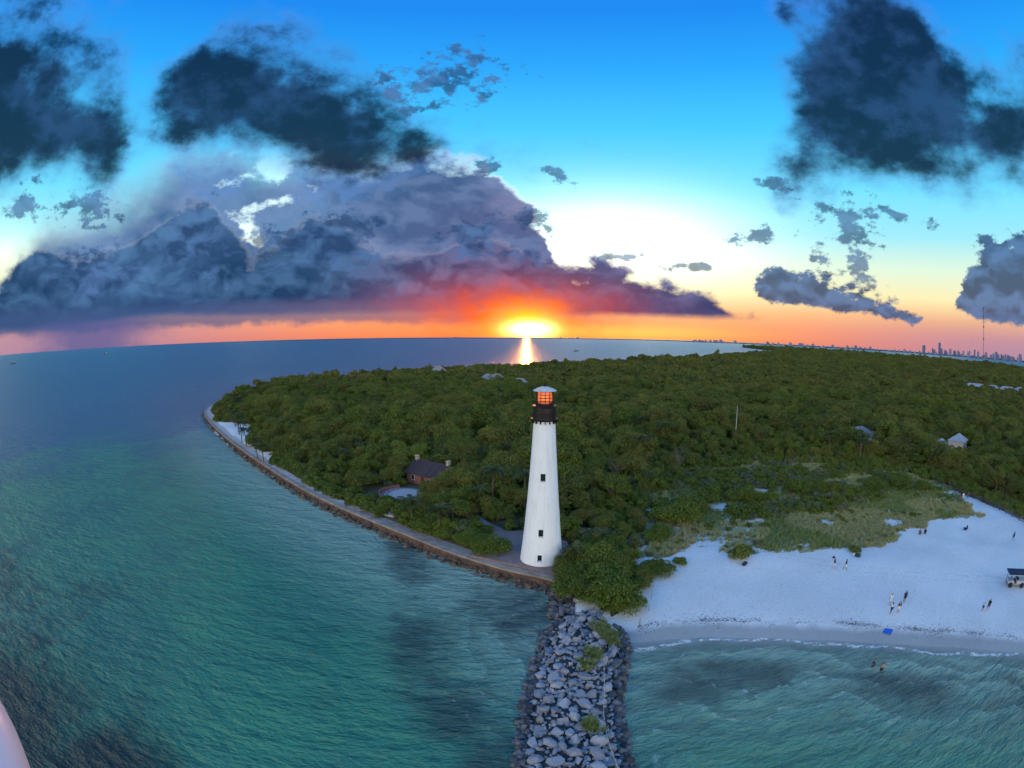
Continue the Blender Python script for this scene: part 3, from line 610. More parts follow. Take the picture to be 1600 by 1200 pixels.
N.l.new(tr.outputs[0], mx.inputs[1]); N.l.new(gl.outputs[0], mx.inputs[2]); N.l.new(mx.outputs[0], N.n['Material Output'].inputs[0])
MB().lathe([(24.73, 1.24), (26.6, 1.24)], 12, cap=False).obj('lantern_glass', gm, lh)
lens_glow = pmat('flare_glow_lens', (.9, .35, .1), (.9, .4, .12), .3, 6, emit=((1., .13, .016), .6))  # orange glow added to the lens, standing in for lens flare
lens = MB().lathe([(24.75, .55), (25.0, 1.05), (25.4, 1.12), (25.9, 1.12), (26.3, 1.05), (26.58, .6)], 24)
lens.obj('lamp_lens', lens_glow, lh)
roofm = pmat('pale_lantern_roof', (.66, .66, .66), (.45, .44, .43), .5, 3)
rf = MB().lathe([(26.62, 1.35), (26.62, 1.72), (26.70, 1.74), (27.0, 1.15), (27.22, .5), (27.28, .22)], 24).obj('lantern_roof', roofm, lh)
MB().lathe([(27.24, .14), (27.32, .22), (27.45, .26), (27.58, .2), (27.66, .04), (28.1, .02)], 12).obj('ventilator_ball', BLACK, rf)

# ------------------------------------------------------------------ brick plaza, path, cottage, round patio
PAVE = brick_mat('brick_paving', (.22, .15, .14), (.30, .21, .19), (.16, .13, .12), 3.)
tag(MB().prism(PLAZA, 1.6, 2.06).obj('brick_plaza', PAVE), kind='structure')
PATH = smooth_line([(-1.5, 84), (-6, 89), (-9, 96), (-14, 103), (-16, 110)], 2)
b = MB(); A = offset_line(PATH, 1.3); B_ = offset_line(PATH, -1.3)
for i in range(len(PATH)-1): b.face([(*A[i], 2.085), (*B_[i], 2.085), (*B_[i+1], 2.085), (*A[i+1], 2.085)])
tag(b.obj('garden_path', PAVE), kind='structure')
b = MB(); b.tube([(-7.2, 84.6, 2.7), (-6.4, 83.4, 2.7)], .5, 8)
bench = empty('picnic_table', (-3.6, 80.6, 2.06), .5, label='small grey picnic table on the brick paving left of the lighthouse', cat='table')
gw = pmat('grey_wood', (.30, .27, .27), (.2, .18, .18), .8, 4)
MB().box((0, 0, .74), (1.7, .75, .05), bev=.01).obj('table_top', gw, bench)
for s in (-1, 1):
    MB().box((0, s*.72, .44), (1.7, .26, .05), bev=.01).obj('seat', gw, bench); MB().box((s*.6, 0, .36), (.08, 1.5, .1)).box((s*.6, .3, .36), (.09, .09, .7)).box((s*.6, -.3, .36), (.09, .09, .7)).obj('leg', gw, bench)
def house(name, loc, rz, L, W, eave, ridge, wallm, roofm, label, chim=(), windows=True, cat='house', over=.45, hip=0.):
    h = empty(name, loc, rz, label=label, cat=cat)
    e = eave; w2 = W/2; l2 = L/2
    b = MB().box((0, 0, e/2), (L, W, e))
    if not hip:
        for s in (-1, 1): b.face([(s*l2, -w2, e), (s*l2, w2, e), (s*l2, 0, ridge-.1)])
    b.obj('wall', wallm, h)
    b = MB(); lo = l2+over; wo = w2+over; ze = e-(ridge-e)*over/w2; hx = lo-hip
    for s in (-1, 1):
        P_ = [(-lo, s*wo, ze), (lo, s*wo, ze), (hx, 0, ridge), (-hx, 0, ridge)]
        b.face(P_); b.face([(x, y, z+.14) for x, y, z in P_]); b.face([(-lo, s*wo, ze), (lo, s*wo, ze), (lo, s*wo, ze+.14), (-lo, s*wo, ze+.14)])
        if hip: b.face([(s*lo, -wo, ze+.14), (s*lo, wo, ze+.14), (s*hx, 0, ridge+.14)])
        b.face([(s*lo, -wo, ze), (s*lo, -wo, ze+.14), (s*hx, 0, ridge+.14), (s*hx, 0, ridge)]); b.face([(s*lo, wo, ze), (s*lo, wo, ze+.14), (s*hx, 0, ridge+.14), (s*hx, 0, ridge)])
    r = b.obj('roof', roofm, h)
    for cx in chim:
        MB().box((cx, 0, ridge-.2), (.7, .9, 2.3), bev=.03).box((cx, 0, ridge+1.0), (.86, 1.06, .18)).obj('chimney', pmat('tan_brick', (.50, .38, .26), (.38, .28, .2), .9, 3), r)
    if windows:
        for s in (-1, 1):
            for x in (-L*.3, 0, L*.3):
                if x == 0:
                    d = MB().box((0, s*(w2+.03), 1.05), (1.0, .1, 2.1)).obj('door', pmat('brown_door', (.09, .05, .035)), h); MB().box((.35, s*(w2+.1), 1.0), (.06, .06, .06)).obj('handle', BLACK, d); continue
                f = MB().box((x, s*(w2+.03), 1.55), (1.05, .1, 1.35), bev=.02).obj('window', pmat('white_window_frame', (.72, .72, .70)), h); MB().box((x, s*(w2+.085), 1.55), (.85, .03, 1.15)).obj('pane', DARKGLASS, f)
    return h
def course_mat(name, c1, c2, rows):
    m = pmat(name, c1, c2, .9, 1.2); N = NT(m.node_tree); P = N.n['Principled BSDF']; tc = N.node('ShaderNodeTexCoord').outputs['Object']
    br = N.node('ShaderNodeTexBrick'); N.l.new(tc, br.inputs['Vector']); br.inputs['Scale'].default_value = rows; b = N.node('ShaderNodeBump'); b.inputs['Strength'].default_value = .6; b.inputs['Distance'].default_value = .05; b.invert = True
    N.l.new(br.outputs['Fac'], b.inputs['Height']); N.l.new(b.outputs[0], P.inputs['Normal']); return m
RED = brick_mat('red_brick', (.28, .11, .08), (.20, .08, .06), (.3, .26, .22), 4.)
RIDGE_A = math.atan2(-5.5, 8.7)
cot = house('keepers_cottage', (*COT, 2.0), RIDGE_A, 10.0, 7.4, 2.6, 4.9, RED, course_mat('brown_shingle', (.085, .060, .066), (.05, .036, .042), 3.), 'red brick cottage with brown gable roof and end chimneys among the trees', chim=(-4.9, 4.9))
# shingle courses laid as thin boards along the roof slope that shows
rfo = [c for c in cot.children if c.name.startswith('roof')][0]; shm = MATS['brown_shingle']
sl_ = (4.9-2.6)/3.7; cm = MB().box((0, 0, 0), (10.9, .46, .05)).mesh('shingle_course', shm)
for s in (-1, 1):
    for k in range(10):
        y = s*(4.0-k*.4); z = 2.6+(3.7-abs(y))*sl_+.17; ob('shingle_course', cm, rfo, loc=(0, y, z), rot=(-s*(math.atan(sl_)-.06), 0, 0))
pat = empty('round_patio', (*PATIO, 2.0), label='round white patio ringed by a low red brick wall beside the cottage', cat='patio')
MB().lathe([(-.2, 5.0), (.09, 5.0)], 40).obj('patio_floor', pmat('white_patio_floor', (.50, .47, .45), (.34, .32, .31), .9, 2.2), pat)
MB().lathe([(-.3, 6.1), (.07, 6.1), (.075, 5.0)], 40, cap=False).obj('brick_apron', PAVE, pat)
b = MB().b; pts = [(math.radians(a)) for a in range(-250, 31, 6)]
rings = [[b.verts.new((math.cos(a)*r, math.sin(a)*r, z)) for r, z in ((6.5, -1.2), (6.5, .75), (6.1, .75), (6.1, -.2))] for a in pts]
for A_, B_ in zip(rings, rings[1:]):
    for i in range(3): b.faces.new((A_[i], A_[i+1], B_[i+1], B_[i]))
b.faces.new(rings[0]); b.faces.new(rings[-1][::-1])
me = bpy.data.meshes.new('ring_wall'); bmesh.ops.recalc_face_normals(b, faces=b.faces); b.to_mesh(me); b.free(); ob('ring_wall', me, pat, RED); pat.scale = (.84, .84, 1)
b = MB()
for a in range(-235, 30, 24): b.box((math.cos(RAD(a))*4.4, math.sin(RAD(a))*4.4, .30), (.45, 1.3, .42), RAD(a))
b.obj('stone_seat', pmat('grey_stone_seat', (.2, .19, .22), (.28, .27, .3), .8), pat)
tag(MB().prism([(-27, 92.6), (-23, 91.0), (-21.4, 93.0), (-25, 94.4)], 1.7, 2.10).obj('sand_clearing', sand_path), kind='structure')

# ------------------------------------------------------------------ vegetation
def leaf_mat(name, c1, c2, c3, trans=.35):
    m = bpy.data.materials.new(name); m.use_nodes = True; N = NT(m.node_tree); N.n.remove(N.n['Principled BSDF']); MATS[name] = m
    oi = N.node('ShaderNodeObjectInfo').outputs['Random']; isl = N.node('ShaderNodeNewGeometry').outputs['Random Per Island']
    c = N.mix(N.ss(oi, .0, 1.), c1, c2); c = N.mix(N.ss(N.m('FRACT', N.m('MULTIPLY', oi, 7.31)), .72, 1., 0., .8), c, (c1[0]*1.6, c1[1]*.9, c1[2]*1.4)); c = N.mix(N.ss(N.m('FRACT', N.m('MULTIPLY', oi, 13.7)), .7, 1., 0., .55), c, (c1[0]*.5, c1[1]*.62, c1[2]*.6)); loc = N.node('ShaderNodeObjectInfo').outputs['Location']
    c = N.mix(N.ss(N.noise(loc, .028, 3, .6), .42, .62, 0., .7), c, (c1[0]*.62, c1[1]*.72, c1[2]*1.1)); c = N.mix(N.ss(N.noise(loc, .045, 3, .6), .55, .7, 0., .6), c, (c2[0]*1.15, c2[1]*.98, c2[2]*1.3))
    c = N.mix(N.m('MULTIPLY', N.m('POWER', isl, 2.), .7), c, c3)
    d = N.node('ShaderNodeBsdfDiffuse'); t_ = N.node('ShaderNodeBsdfTranslucent'); N.l.new(c, d.inputs[0]); N.l.new(N.mix(.5, c, c3), t_.inputs[0])
    g = N.node('ShaderNodeBsdfGlossy'); g.inputs['Roughness'].default_value = .45; g.inputs[0].default_value = (.8, .8, .8, 1)
    m1 = N.node('ShaderNodeMixShader'); m1.inputs[0].default_value = trans; N.l.new(d.outputs[0], m1.inputs[1]); N.l.new(t_.outputs[0], m1.inputs[2])
    m2 = N.node('ShaderNodeMixShader'); m2.inputs[0].default_value = .025; N.l.new(m1.outputs[0], m2.inputs[1]); N.l.new(g.outputs[0], m2.inputs[2]); N.l.new(m2.outputs[0], N.n['Material Output'].inputs[0])
    return m
LEAF = leaf_mat('forest_leaf', (.095, .118, .016), (.165, .175, .024), (.27, .28, .05))
LEAFB = leaf_mat('bush_leaf', (.085, .135, .012), (.14, .18, .02), (.23, .27, .035))
LEAFG = leaf_mat('silvery_leaf', (.12, .155, .06), (.17, .19, .08), (.25, .27, .13))
PALM = leaf_mat('palm_leaf', (.06, .09, .025), (.10, .12, .035), (.15, .15, .05))
BARK = pmat('grey_bark', (.16, .125, .10), (.09, .07, .055), .95, 4, .5)
def leaves(c, nrm, size, asp, rg, jit=.75):
    """one folded quad per centre, facing roughly along nrm"""
    n = len(c); nn = nrm+rg.normal(0, jit, (n, 3)); nn /= np.linalg.norm(nn, axis=1, keepdims=True)+1e-9
    t = np.cross(nn, rg.normal(0, 1, (n, 3))); t /= np.linalg.norm(t, axis=1, keepdims=True)+1e-9; b = np.cross(nn, t)
    s = (size*rg.uniform(.6, 1.35, n))[:, None]; t = t*s*.5; b = b*s*asp*.5
    V = np.stack([c-t, c+b*.9, c+t, c-b*.9], 1).reshape(-1, 3); return V, np.arange(n*4).reshape(-1, 4)
def crown_mesh(name, R, Hh, z0, nl, n, size, seed, mat, asp=.62, skirt=.25):
    """an uneven crown: leaves on many overlapping lobes"""
    rg = np.random.default_rng(seed); C = []; N_ = []
    th = rg.uniform(0, 6.283, nl); rr = R*np.sqrt(rg.uniform(0, 1, nl))*.78; k = np.sqrt(np.clip(1-(rr/R)**2, 0, 1))
    lx = np.stack([rr*np.cos(th), rr*np.sin(th), z0+Hh*(.12+.66*k*rg.uniform(.25, 1.08, nl))], 1); lr = R*rg.uniform(.24, .46, nl)
    wgt = lr**2/np.sum(lr**2)
    for p, r, w_ in zip(lx, lr, wgt):
        m_ = int(n*w_); d = rg.normal(0, 1, (m_, 3)); d[:, 2] = np.where(d[:, 2] < -.35, -d[:, 2], d[:, 2]); d /= np.linalg.norm(d, axis=1, keepdims=True)
        C.append(p+d*r*rg.uniform(.72, 1.08, (m_, 1))*np.array([1, 1, .82])); N_.append(d)
    C = np.concatenate(C); N_ = np.concatenate(N_)
    V, F = leaves(C, N_+np.array([0, 0, .35]), size, asp, rg); me = mesh_np(name, V, F); me.materials.append(mat); return me
def trunk_mesh(name, h, r, seed, spread):
    rd = random.Random(seed); b = MB(); b.tube([(0, 0, -.4), (rd.uniform(-.1, .1), rd.uniform(-.1, .1), h*.3), (rd.uniform(-.3, .3), rd.uniform(-.3, .3), h*.6)], [r*1.25, r, r*.75], 7)
    for k in range(5):
        a = k*1.257+rd.uniform(-.4, .4); b.tube([(0, 0, h*.5), (math.cos(a)*spread*.3, math.sin(a)*spread*.3, h*.72), (math.cos(a)*spread*.62, math.sin(a)*spread*.62, h*.92)], [r*.6, r*.4, r*.15], 5)
    return b.mesh(name, BARK)
CR = [crown_mesh('crown', 4.2+.25*(i % 3), 5.6+.5*(i % 4), .5, 22+i % 5, 6000, .36, 100+i, LEAF) for i in range(5)]
CR += [crown_mesh('crown', 4.6, 6.4+i, .4, 9, 5200, .40, 120+i, LEAFB) for i in range(3)]          # loose crowns of a few big boughs
CR += [crown_mesh('crown', 2.9, 8.4+i, .3, 17, 4600, .32, 130+i, LEAF, .34) for i in range(2)]    # narrow feathery crowns
TR = [trunk_mesh('trunk', 5.4, .22, i, 4.) for i in range(4)]
FARC = [crown_mesh('far_crown', 4.6, 5.6, .8, 20, 1600, .85, 200+i, LEAF) for i in range(4)]+[crown_mesh('far_crown', 4.8, 6.6, .6, 9, 1500, .9, 210+i, LEAF) for i in range(2)]+[crown_mesh('far_crown', 3.0, 8.6, .3, 15, 1300, .7, 214, LEAF)]
BIGB = [crown_mesh('foliage', 2.2, 2.4, -.3, 26, 9000, .17, 340+i, LEAFB) for i in range(3)]
BUSH = [crown_mesh('foliage', 2.2, 2.4, -.3, 14, 2600, .34, 300+i, LEAFB) for i in range(4)]
SILV = [crown_mesh('foliage', 2.2, 2.2, -.3, 12, 2200, .32, 320+i, LEAFG) for i in range(2)]
STEM = trunk_mesh('stem', 1.5, .09, 5, 1.6)

def dist_pt(X, Y, p): return np.hypot(X-p[0], Y-p[1])
ROOFS = [(148.5, 120.4), (163.7, 121.9), (128.8, 149.9), (129, 143), (459.7, 300.7), (470, 290), (480.8, 275.9), (500, 268), (440, 312), (-62.4, 424), (-13.2, 346), (2, 319)]
def allowed(X, Y):
    ok = inside(X, Y, FORESTP) & ~inside(X, Y, DUNE)
    ok &= dist_pt(X, Y, TOW) > 7.6; ok &= ~inside(X, Y, PLAZA)
    ok &= dist_pt(X, Y, PATIO) > 7.8; ok &= dist_pt(X, Y, COT) > 7.4; ok &= dist_pt(X, Y, (-22.5, 109)) > 7.
    ok &= seg_dist(X, Y, PATH[:6]) > 2.6; ok &= seg_dist(X, Y, WALL) > 5.5
    lane = [(-29.5, 102), (-18.5, 100), (-14, 84), (-28, 92)]; ok &= ~inside(X, Y, lane)
    lane2 = [(-6.5, 73), (-14, 79), (-9, 90), (-3, 86)]; ok &= ~inside(X, Y, lane2)
    ok &= seg_dist(X, Y, [(113, 100), (112, 72), (109, 53)]) > 5.; ok &= ~inside(X, Y, [(112, 80), (124, 72), (128, 30), (108, 30)])
    for r in ROOFS: ok &= dist_pt(X, Y, r) > 8.
    for r in ROOFS:       # nothing tall just in front of a roof
        L_ = math.hypot(*r); ok &= dist_pt(X, Y, (r[0]*(1-9/L_), r[1]*(1-9/L_))) > 6.
    return ok
def scatter(lo, hi, cell, seed):
    rg = np.random.default_rng(seed); xs = np.arange(lo[0], hi[0], cell); ys = np.arange(lo[1], hi[1], cell*.87); X, Y = np.meshgrid(xs, ys, indexing='ij')
    X = X+(np.arange(len(ys)) % 2)[None, :]*cell/2+rg.uniform(-.36, .36, X.shape)*cell; Y = Y+rg.uniform(-.36, .36, Y.shape)*cell
    return X.ravel(), Y.ravel(), rg
def canopy(X, Y):
    """how tall the wood stands: low by the sea, uneven inland"""
    dW = seg_dist(X, Y, WALL); h = np.interp(dW, [6, 14, 40], [.55, .8, 1.0])*(0.72+.55*vnoise(X, Y, 38, 5)); dD = seg_dist(X, Y, DUNE+[DUNE[0]])
    return h*np.interp(dD, [0, 12, 40], [.55, .75, 1.])*np.interp(np.hypot(X-12, Y-64), [0, 8, 20], [.55, .6, 1.])
near = []
X, Y, rg = scatter((-175, 40), (330, 330), 4.6, 11); d = np.hypot(X, Y); ok = allowed(X, Y) & (d < 330); X, Y, d = X[ok], Y[ok], d[ok]
S = .9*canopy(X, Y)*np.where(rg.uniform(0, 1, len(X)) < .2, rg.uniform(1.2, 1.6, len(X)), rg.uniform(.6, 1.1, len(X)))
vis = np.abs(np.degrees(np.arctan2(X, Y))) < 66
order = np.argsort(-(S/np.hypot(d, 30))*vis); pick = order[:297]; rest = order[297:]
def zone(x, y):
    dd = math.hypot(x, y); T_ = math.hypot(x-TOW[0], y-TOW[1])
    if T_ < 26:
        if x > 8: return 'low broadleaf tree in the thicket right of the lighthouse base', 'trees right of the lighthouse base'
        if x < -2: return 'low broadleaf tree beside the brick plaza, left of the lighthouse', 'trees beside the plaza'
        return 'broadleaf tree standing directly behind the lighthouse tower', 'trees at the back of the tower'
    if math.hypot(x+20, y-112) < 26:
        if y > 122: return 'dark broadleaf tree right behind the brick cottage', 'trees behind the cottage'
        return ('dark broadleaf tree left of the round patio', 'trees left of the patio') if x < -26 else ('dark broadleaf tree between the cottage and the lighthouse', 'trees between cottage and lighthouse')
    if x < -14:
        if x < -72: return 'dense tree at the far left end of the wood beside the pale promenade sand', 'trees by the far promenade'
        if seg_dist(np.array([x]), np.array([y]), WALL)[0] < 18: return 'low dense tree in the front row along the curved sea wall', 'front trees along the sea wall'
        return 'dense green tree inland of the curved sea wall, left of the cottage', 'trees inland of the sea wall'
    if x < 32:
        if dd < 130: return 'dense green tree in the nearer wood behind and right of the lighthouse', 'nearer trees behind the lighthouse'
        return 'dense green tree deep in the wood beyond the lighthouse', 'deeper trees beyond the lighthouse'
    if x > 112: return 'green tree in the wood beyond the fenced sand lane at right', 'trees beyond the sand lane'
    if dd < 150: return 'green tree at the edge of the wood bordering the back of the dune', 'trees bordering the dune'
    return ('green tree deep in the wood behind the left half of the dune', 'deep trees behind the dune, left') if x < 75 else ('green tree deep in the wood behind the right half of the dune', 'deep trees behind the dune, right')
zt = ground_z(X, Y)
def tree(x, y, z, s, crown, trunk, lab, grp, name='broadleaf_tree', cat='tree'):
    e = empty(name, (x, y, z), random.uniform(0, 6.28), label=lab, cat=cat, group=grp); e.scale = (s*random.uniform(.9, 1.12), s*random.uniform(.9, 1.12), s*random.uniform(.9, 1.1))
    ob('trunk' if cat == 'tree' else 'stem', trunk, e); ob('crown' if cat == 'tree' else 'foliage', crown, e); return e
for i in pick: tree(float(X[i]), float(Y[i]), float(zt[i]), float(S[i]), random.choice(CR), random.choice(TR), *zone(X[i], Y[i]))

for x_, y_, s_ in ((-14.2, 106.4, .85), (-17.4, 102.6, .62), (-11.5, 111.5, .9)): tree(x_, y_, gz(x_, y_), s_, CR[1], TR[0], 'dark broadleaf tree between the cottage and the lighthouse', 'trees between cottage and lighthouse')
def instancer(name, pts, scl, idx, meshes, lab, cat, kind='stuff'):
    """one object whose points carry copies of the source meshes"""
    src = bpy.data.collections.new(name+'_source')
    for k, m_ in enumerate(meshes): src.objects.link(bpy.data.objects.new('%s_source_%02d' % (name, k), m_))
    me = bpy.data.meshes.new(name); me.vertices.add(len(pts)); me.vertices.foreach_set('co', np.asarray(pts, np.float32).ravel())
    fattr(me, 'scl', scl); fattr(me, 'rz', np.random.default_rng(len(pts)).uniform(0, 6.28, len(pts)))
    a = me.attributes.new('idx', 'INT', 'POINT'); a.data.foreach_set('value', np.asarray(idx, np.int32))
    o = ob(name, me); tag(o, lab, cat, kind=kind)
    g = bpy.data.node_groups.new(name, 'GeometryNodeTree'); g.interface.new_socket('Geometry', in_out='INPUT', socket_type='NodeSocketGeometry'); g.interface.new_socket('Geometry', in_out='OUTPUT', socket_type='NodeSocketGeometry')
    n = g.nodes; l = g.links; gi = n.new('NodeGroupInput'); go = n.new('NodeGroupOutput'); ip = n.new('GeometryNodeInstanceOnPoints'); ci = n.new('GeometryNodeCollectionInfo'); ci.inputs['Collection'].default_value = src; ci.inputs['Separate Children'].default_value = True; ci.inputs['Reset Children'].default_value = True
    def na(k, t): q = n.new('GeometryNodeInputNamedAttribute'); q.data_type = t; q.inputs['Name'].default_value = k; return q.outputs['Attribute']
    cx = n.new('ShaderNodeCombineXYZ'); er = n.new('FunctionNodeEulerToRotation'); l.new(na('rz', 'FLOAT'), cx.inputs[2]); l.new(cx.outputs[0], er.inputs[0])
    l.new(gi.outputs[0], ip.inputs['Points']); l.new(ci.outputs[0], ip.inputs['Instance']); ip.inputs['Pick Instance'].default_value = True; l.new(na('idx', 'INT'), ip.inputs['Instance Index']); l.new(er.outputs[0], ip.inputs['Rotation']); l.new(na('scl', 'FLOAT'), ip.inputs['Scale']); l.new(ip.outputs[0], go.inputs[0])
    md = o.modifiers.new('scatter', 'NODES'); md.node_group = g; return o
# the rest of the wood, out to the far end of the island
PX, PZ, PS = [], [], []
P0 = np.stack([X[rest], Y[rest], zt[rest]], 1); S0 = S[rest]; I0 = rg.integers(0, len(CR), len(rest))
pts = [P0]; scs = [S0]; idx = [I0]
for lo, hi, cell, r0, r1, sc_, sd in (((-180, 60), (700, 720), 6.4, 330, 700, 1.0, 21), ((-50, -60), (1820, 1500), 10.5, 700, 1500, 1.55, 22), ((300, -80), (1820, 3320), 19., 1500, 4000, 2.4, 23)):
    x, y, r_ = scatter(lo, hi, cell, sd); dd = np.hypot(x, y); k = allowed(x, y) & (dd >= r0) & (dd < r1) & (y > .15*x-60); x, y = x[k], y[k]; s = sc_*canopy(x, y)*np.where(r_.uniform(0, 1, len(x)) < .18, r_.uniform(1.15, 1.5, len(x)), r_.uniform(.62, 1.12, len(x)))
    pts.append(np.stack([x, y, np.full(len(x), 1.8-max(0, sc_-1)*3.)], 1)); scs.append(s); idx.append(len(CR)+r_.integers(0, len(FARC), len(x)))
PALMF = None
print('forest', [len(s) for s in scs])
# undergrowth at the edges of the wood
x, y, r_ = scatter((-175, 50), (130, 260), 2.3, 31); dW = seg_dist(x, y, WALL)
edge = inside(x, y, FORESTP) & ~inside(x, y, DUNE) & (dist_pt(x, y, TOW) > 6.2) & ~inside(x, y, PLAZA) & (dist_pt(x, y, PATIO) > 7.4) & (dist_pt(x, y, COT) > 7) & (seg_dist(x, y, PATH) > 1.8) & (dW > 3.1) & ~inside(x, y, [(-27, 92.6), (-23, 91.0), (-21.4, 93.0), (-25, 94.4)])
edge |= inside(x, y, DUNE) & (seg_dist(x, y, DUNE[9:]+[DUNE[0]]) > 16) & (vnoise(x, y, 9, 12) > np.where(seg_dist(x, y, DUNE[9:]+[DUNE[0]]) > 34, .36, .58)); edge &= (np.hypot(x, y) < 240) & (inside(x, y, DUNE) | ~allowed(x, y) | (seg_dist(x, y, FORESTP+[FORESTP[0]]) < 7)); edge &= ~((x > 112) & (y < 75) & (r_.uniform(0, 1, len(x)) < .55)); x, y = x[edge], y[edge]
sm = np.full(len(x), 1.)
gx, gy, gr = scatter((18, 60), (116, 132), 2.9, 33); kk = inside(gx, gy, DUNE) & (gr.uniform(0, 1, len(gx)) < .42); x = np.concatenate([x, gx[kk]]); y = np.concatenate([y, gy[kk]]); sm = np.concatenate([sm, gr.uniform(.3, .6, kk.sum())])
gx, gy, gr = scatter((-170, 60), (330, 300), 4.2, 34); kk = allowed(gx, gy) & (np.hypot(gx, gy) < 330); x = np.concatenate([x, gx[kk]]); y = np.concatenate([y, gy[kk]]); sm = np.concatenate([sm, gr.uniform(.9, 1.5, kk.sum())])
und = r_.integers(0, 4, len(x)); und = np.where(r_.uniform(0, 1, len(x)) < np.where(inside(x, y, DUNE), .28, .08), r_.integers(4, 6, len(x)), und)
print('undergrowth', len(x))
instancer('undergrowth', np.stack([x, y, ground_z(x, y)], 1), r_.uniform(.42, .85, len(x))*np.where(seg_dist(x, y, FRONTL) < 7, 1.45, 1.15)*sm, und, BUSH+SILV, 'low green undergrowth along the edges of the wood', 'undergrowth')

# single bushes one can point at
def bush(x, y, s, lab, grp=None, src=BUSH, h=1.):
    e = tree(x, y, gz(x, y), s, random.choice(BIGB if src is BUSH and s > 1.2 else src), STEM, lab, grp, 'sea_grape_bush', 'bush'); e.scale = (s, s, s*h); return e
bush(12.6, 61.2, 2.3, 'large round green bush where the jetty meets the beach', h=.95); bush(9.8, 65.0, 1.7, 'rounded green bush at the foot of the lighthouse, right side'); bush(14.6, 66.3, 1.9, 'bright green bush between lighthouse and sandy beach', h=.9)
bush(9.0, 61.6, 1.5, 'dark green bush over the rocks behind the jetty root'); bush(9.6, 69.2, 1.5, 'green bush close against the right of the lighthouse plaza'); bush(13.0, 70.5, 1.9, 'green bush in the thicket right of the lighthouse'); bush(18.0, 64.6, 1.5, 'green bush at the sandy edge of the thicket', h=.75); bush(15.4, 59.2, 1.5, 'low green bush spilling onto sand beside the jetty bush', h=.8)
bush(22.4, 68.0, 1.35, 'flat green bush standing alone on the sand right of the lighthouse', h=.62); bush(26.6, 69.8, .62, 'very small green bush beside the flat bush on the sand', h=.7)
bush(37.0, 68.9, .95, 'dark round bush at the dune edge above the beach', h=1.1)
for x_, y_, s_, l_ in ((31.5, 88.5, 2.3, 'broad dark bush at the left end of the grassy dune'), (36, 93, 1.9, 'rounded bush just behind the broad dune bush'), (44, 99, 1.8, 'left part of the long hedge of bushes across the dune'), (50.5, 96.4, 1.8, 'middle bush of the long hedge across the dune'), (56, 95, 1.5, 'right end bush of the long hedge across the dune'), (67, 99, 1.9, 'wide bush on the dune beside pale sand spots'), (74, 96, 1.6, 'bush right of the wide dune bush'), (89, 93, 1.6, 'dark bush at the right of the dune grass'), (97, 92, 1.7, 'large bush near the sand lane and fence'), (104, 88, 1.5, 'bush at the head of the sand lane'), (59.3, 64.6, .6, 'tiny green bush at the beach edge of the dune'), (26, 80, 1.4, 'low bush at the near left corner of the dune')):
    bush(x_, y_, s_, l_, h=.85)
bush(-3.4, 76.6, 1.55, 'rounded green bush left of the lighthouse by the sea wall', h=.85); bush(-6.2, 78.6, 1.45, 'clipped green bush farther left of the lighthouse plaza', h=.8); bush(-8.6, 83.5, 1.1, 'silvery grey bush beside the brick plaza', src=SILV)
# palms
fm = None
def frond_mesh(L_=2.9, droop=1.15):
    V, F = [], []; n = 15; pts = []
    for i in range(n+1):
        t = i/n; pts.append(Vector((L_*t*(1-.18*t*t*droop), 0, L_*(.42*t-.78*droop*t*t))))
    o = 0
    for i in range(1, n):
        t = i/n; ln = .75*math.sin(math.pi*min(1, t*.9+.08))+.12
        for s in (-1, 1):
            a = pts[i]; b_ = pts[i]+Vector((.30, 0, .0)); tip = a+Vector((ln*.55, s*ln*.8, -ln*.38)); V += [a, b_, tip]; F.append((o, o+1, o+2)); o += 3
    m_ = MB(); m_.tube(pts, [.035*(1-.8*i/n) for i in range(n+1)], 4); me = m_.mesh('frond', PALM)
    b = bmesh.new(); b.from_mesh(me)
    vs_ = [b.verts.new(v) for v in V]
    for f in F: b.faces.new([vs_[i] for i in f])
    b.to_mesh(me); b.free(); return me
FR = [frond_mesh(2.9, 1.15), frond_mesh(3.1, .75), frond_mesh(2.6, 1.5)]
PT = pmat('palm_trunk', (.15, .125, .10), (.09, .075, .06), .95, 5, .5)
def palm(x, y, h, lab, grp=None, s=1., z=None):
    e = empty('palm_tree', (x, y, gz(x, y) if z is None else z), random.uniform(0, 6.28), label=lab, cat='palm', group=grp); lx, ly = random.uniform(-.5, .5), random.uniform(-.5, .5)
    MB().tube([(lx*(i/6)**2, ly*(i/6)**2, -.3+(h+.3)*i/6) for i in range(7)], [.2-.012*i for i in range(7)], 7).obj('trunk', PT, e)
    for k in range(18):
        ob('frond', FR[0 if k < 9 else 1 if k < 14 else 2], e, loc=(lx, ly, h), rot=(0, -.55 if k >= 14 else random.uniform(-.55, .1) if k >= 9 else random.uniform(-.1, .3), k*2.4+random.uniform(-.2, .2)), scale=s*random.uniform(.85, 1.1))
palm(-12.7, 83.2, 5.2, 'slim coconut palm standing alone between cottage and sea wall'); palm(-18.6, 87.6, 4.6, 'small palm in front of the round white patio'); palm(9.0, 69.6, 3.6, 'short palm leaning fronds against the lighthouse base', s=.8)
for x_, y_ in ((-92.7, 151.2), (-88.3, 146.8), (-75.6, 131.9), (-71.5, 128.3), (-79, 156), (-101, 163), (-112, 178)): palm(x_, y_, random.uniform(5.5, 7.5), 'tall palm on the pale sand behind the far sea wall', 'palms on the far promenade')
for x_, y_ in ((43.3, 163), (38.4, 136.3), (47, 150), (34, 128)): palm(x_, y_, random.uniform(7, 9), 'palm rising out of the wood right of the lighthouse', 'palms right of the lighthouse')
for x_, y_ in ((108.3, 124), (103.1, 118), (97, 128)): palm(x_, y_, random.uniform(7, 8), 'palm rising from the wood behind the dune at right', 'palms behind the dune')
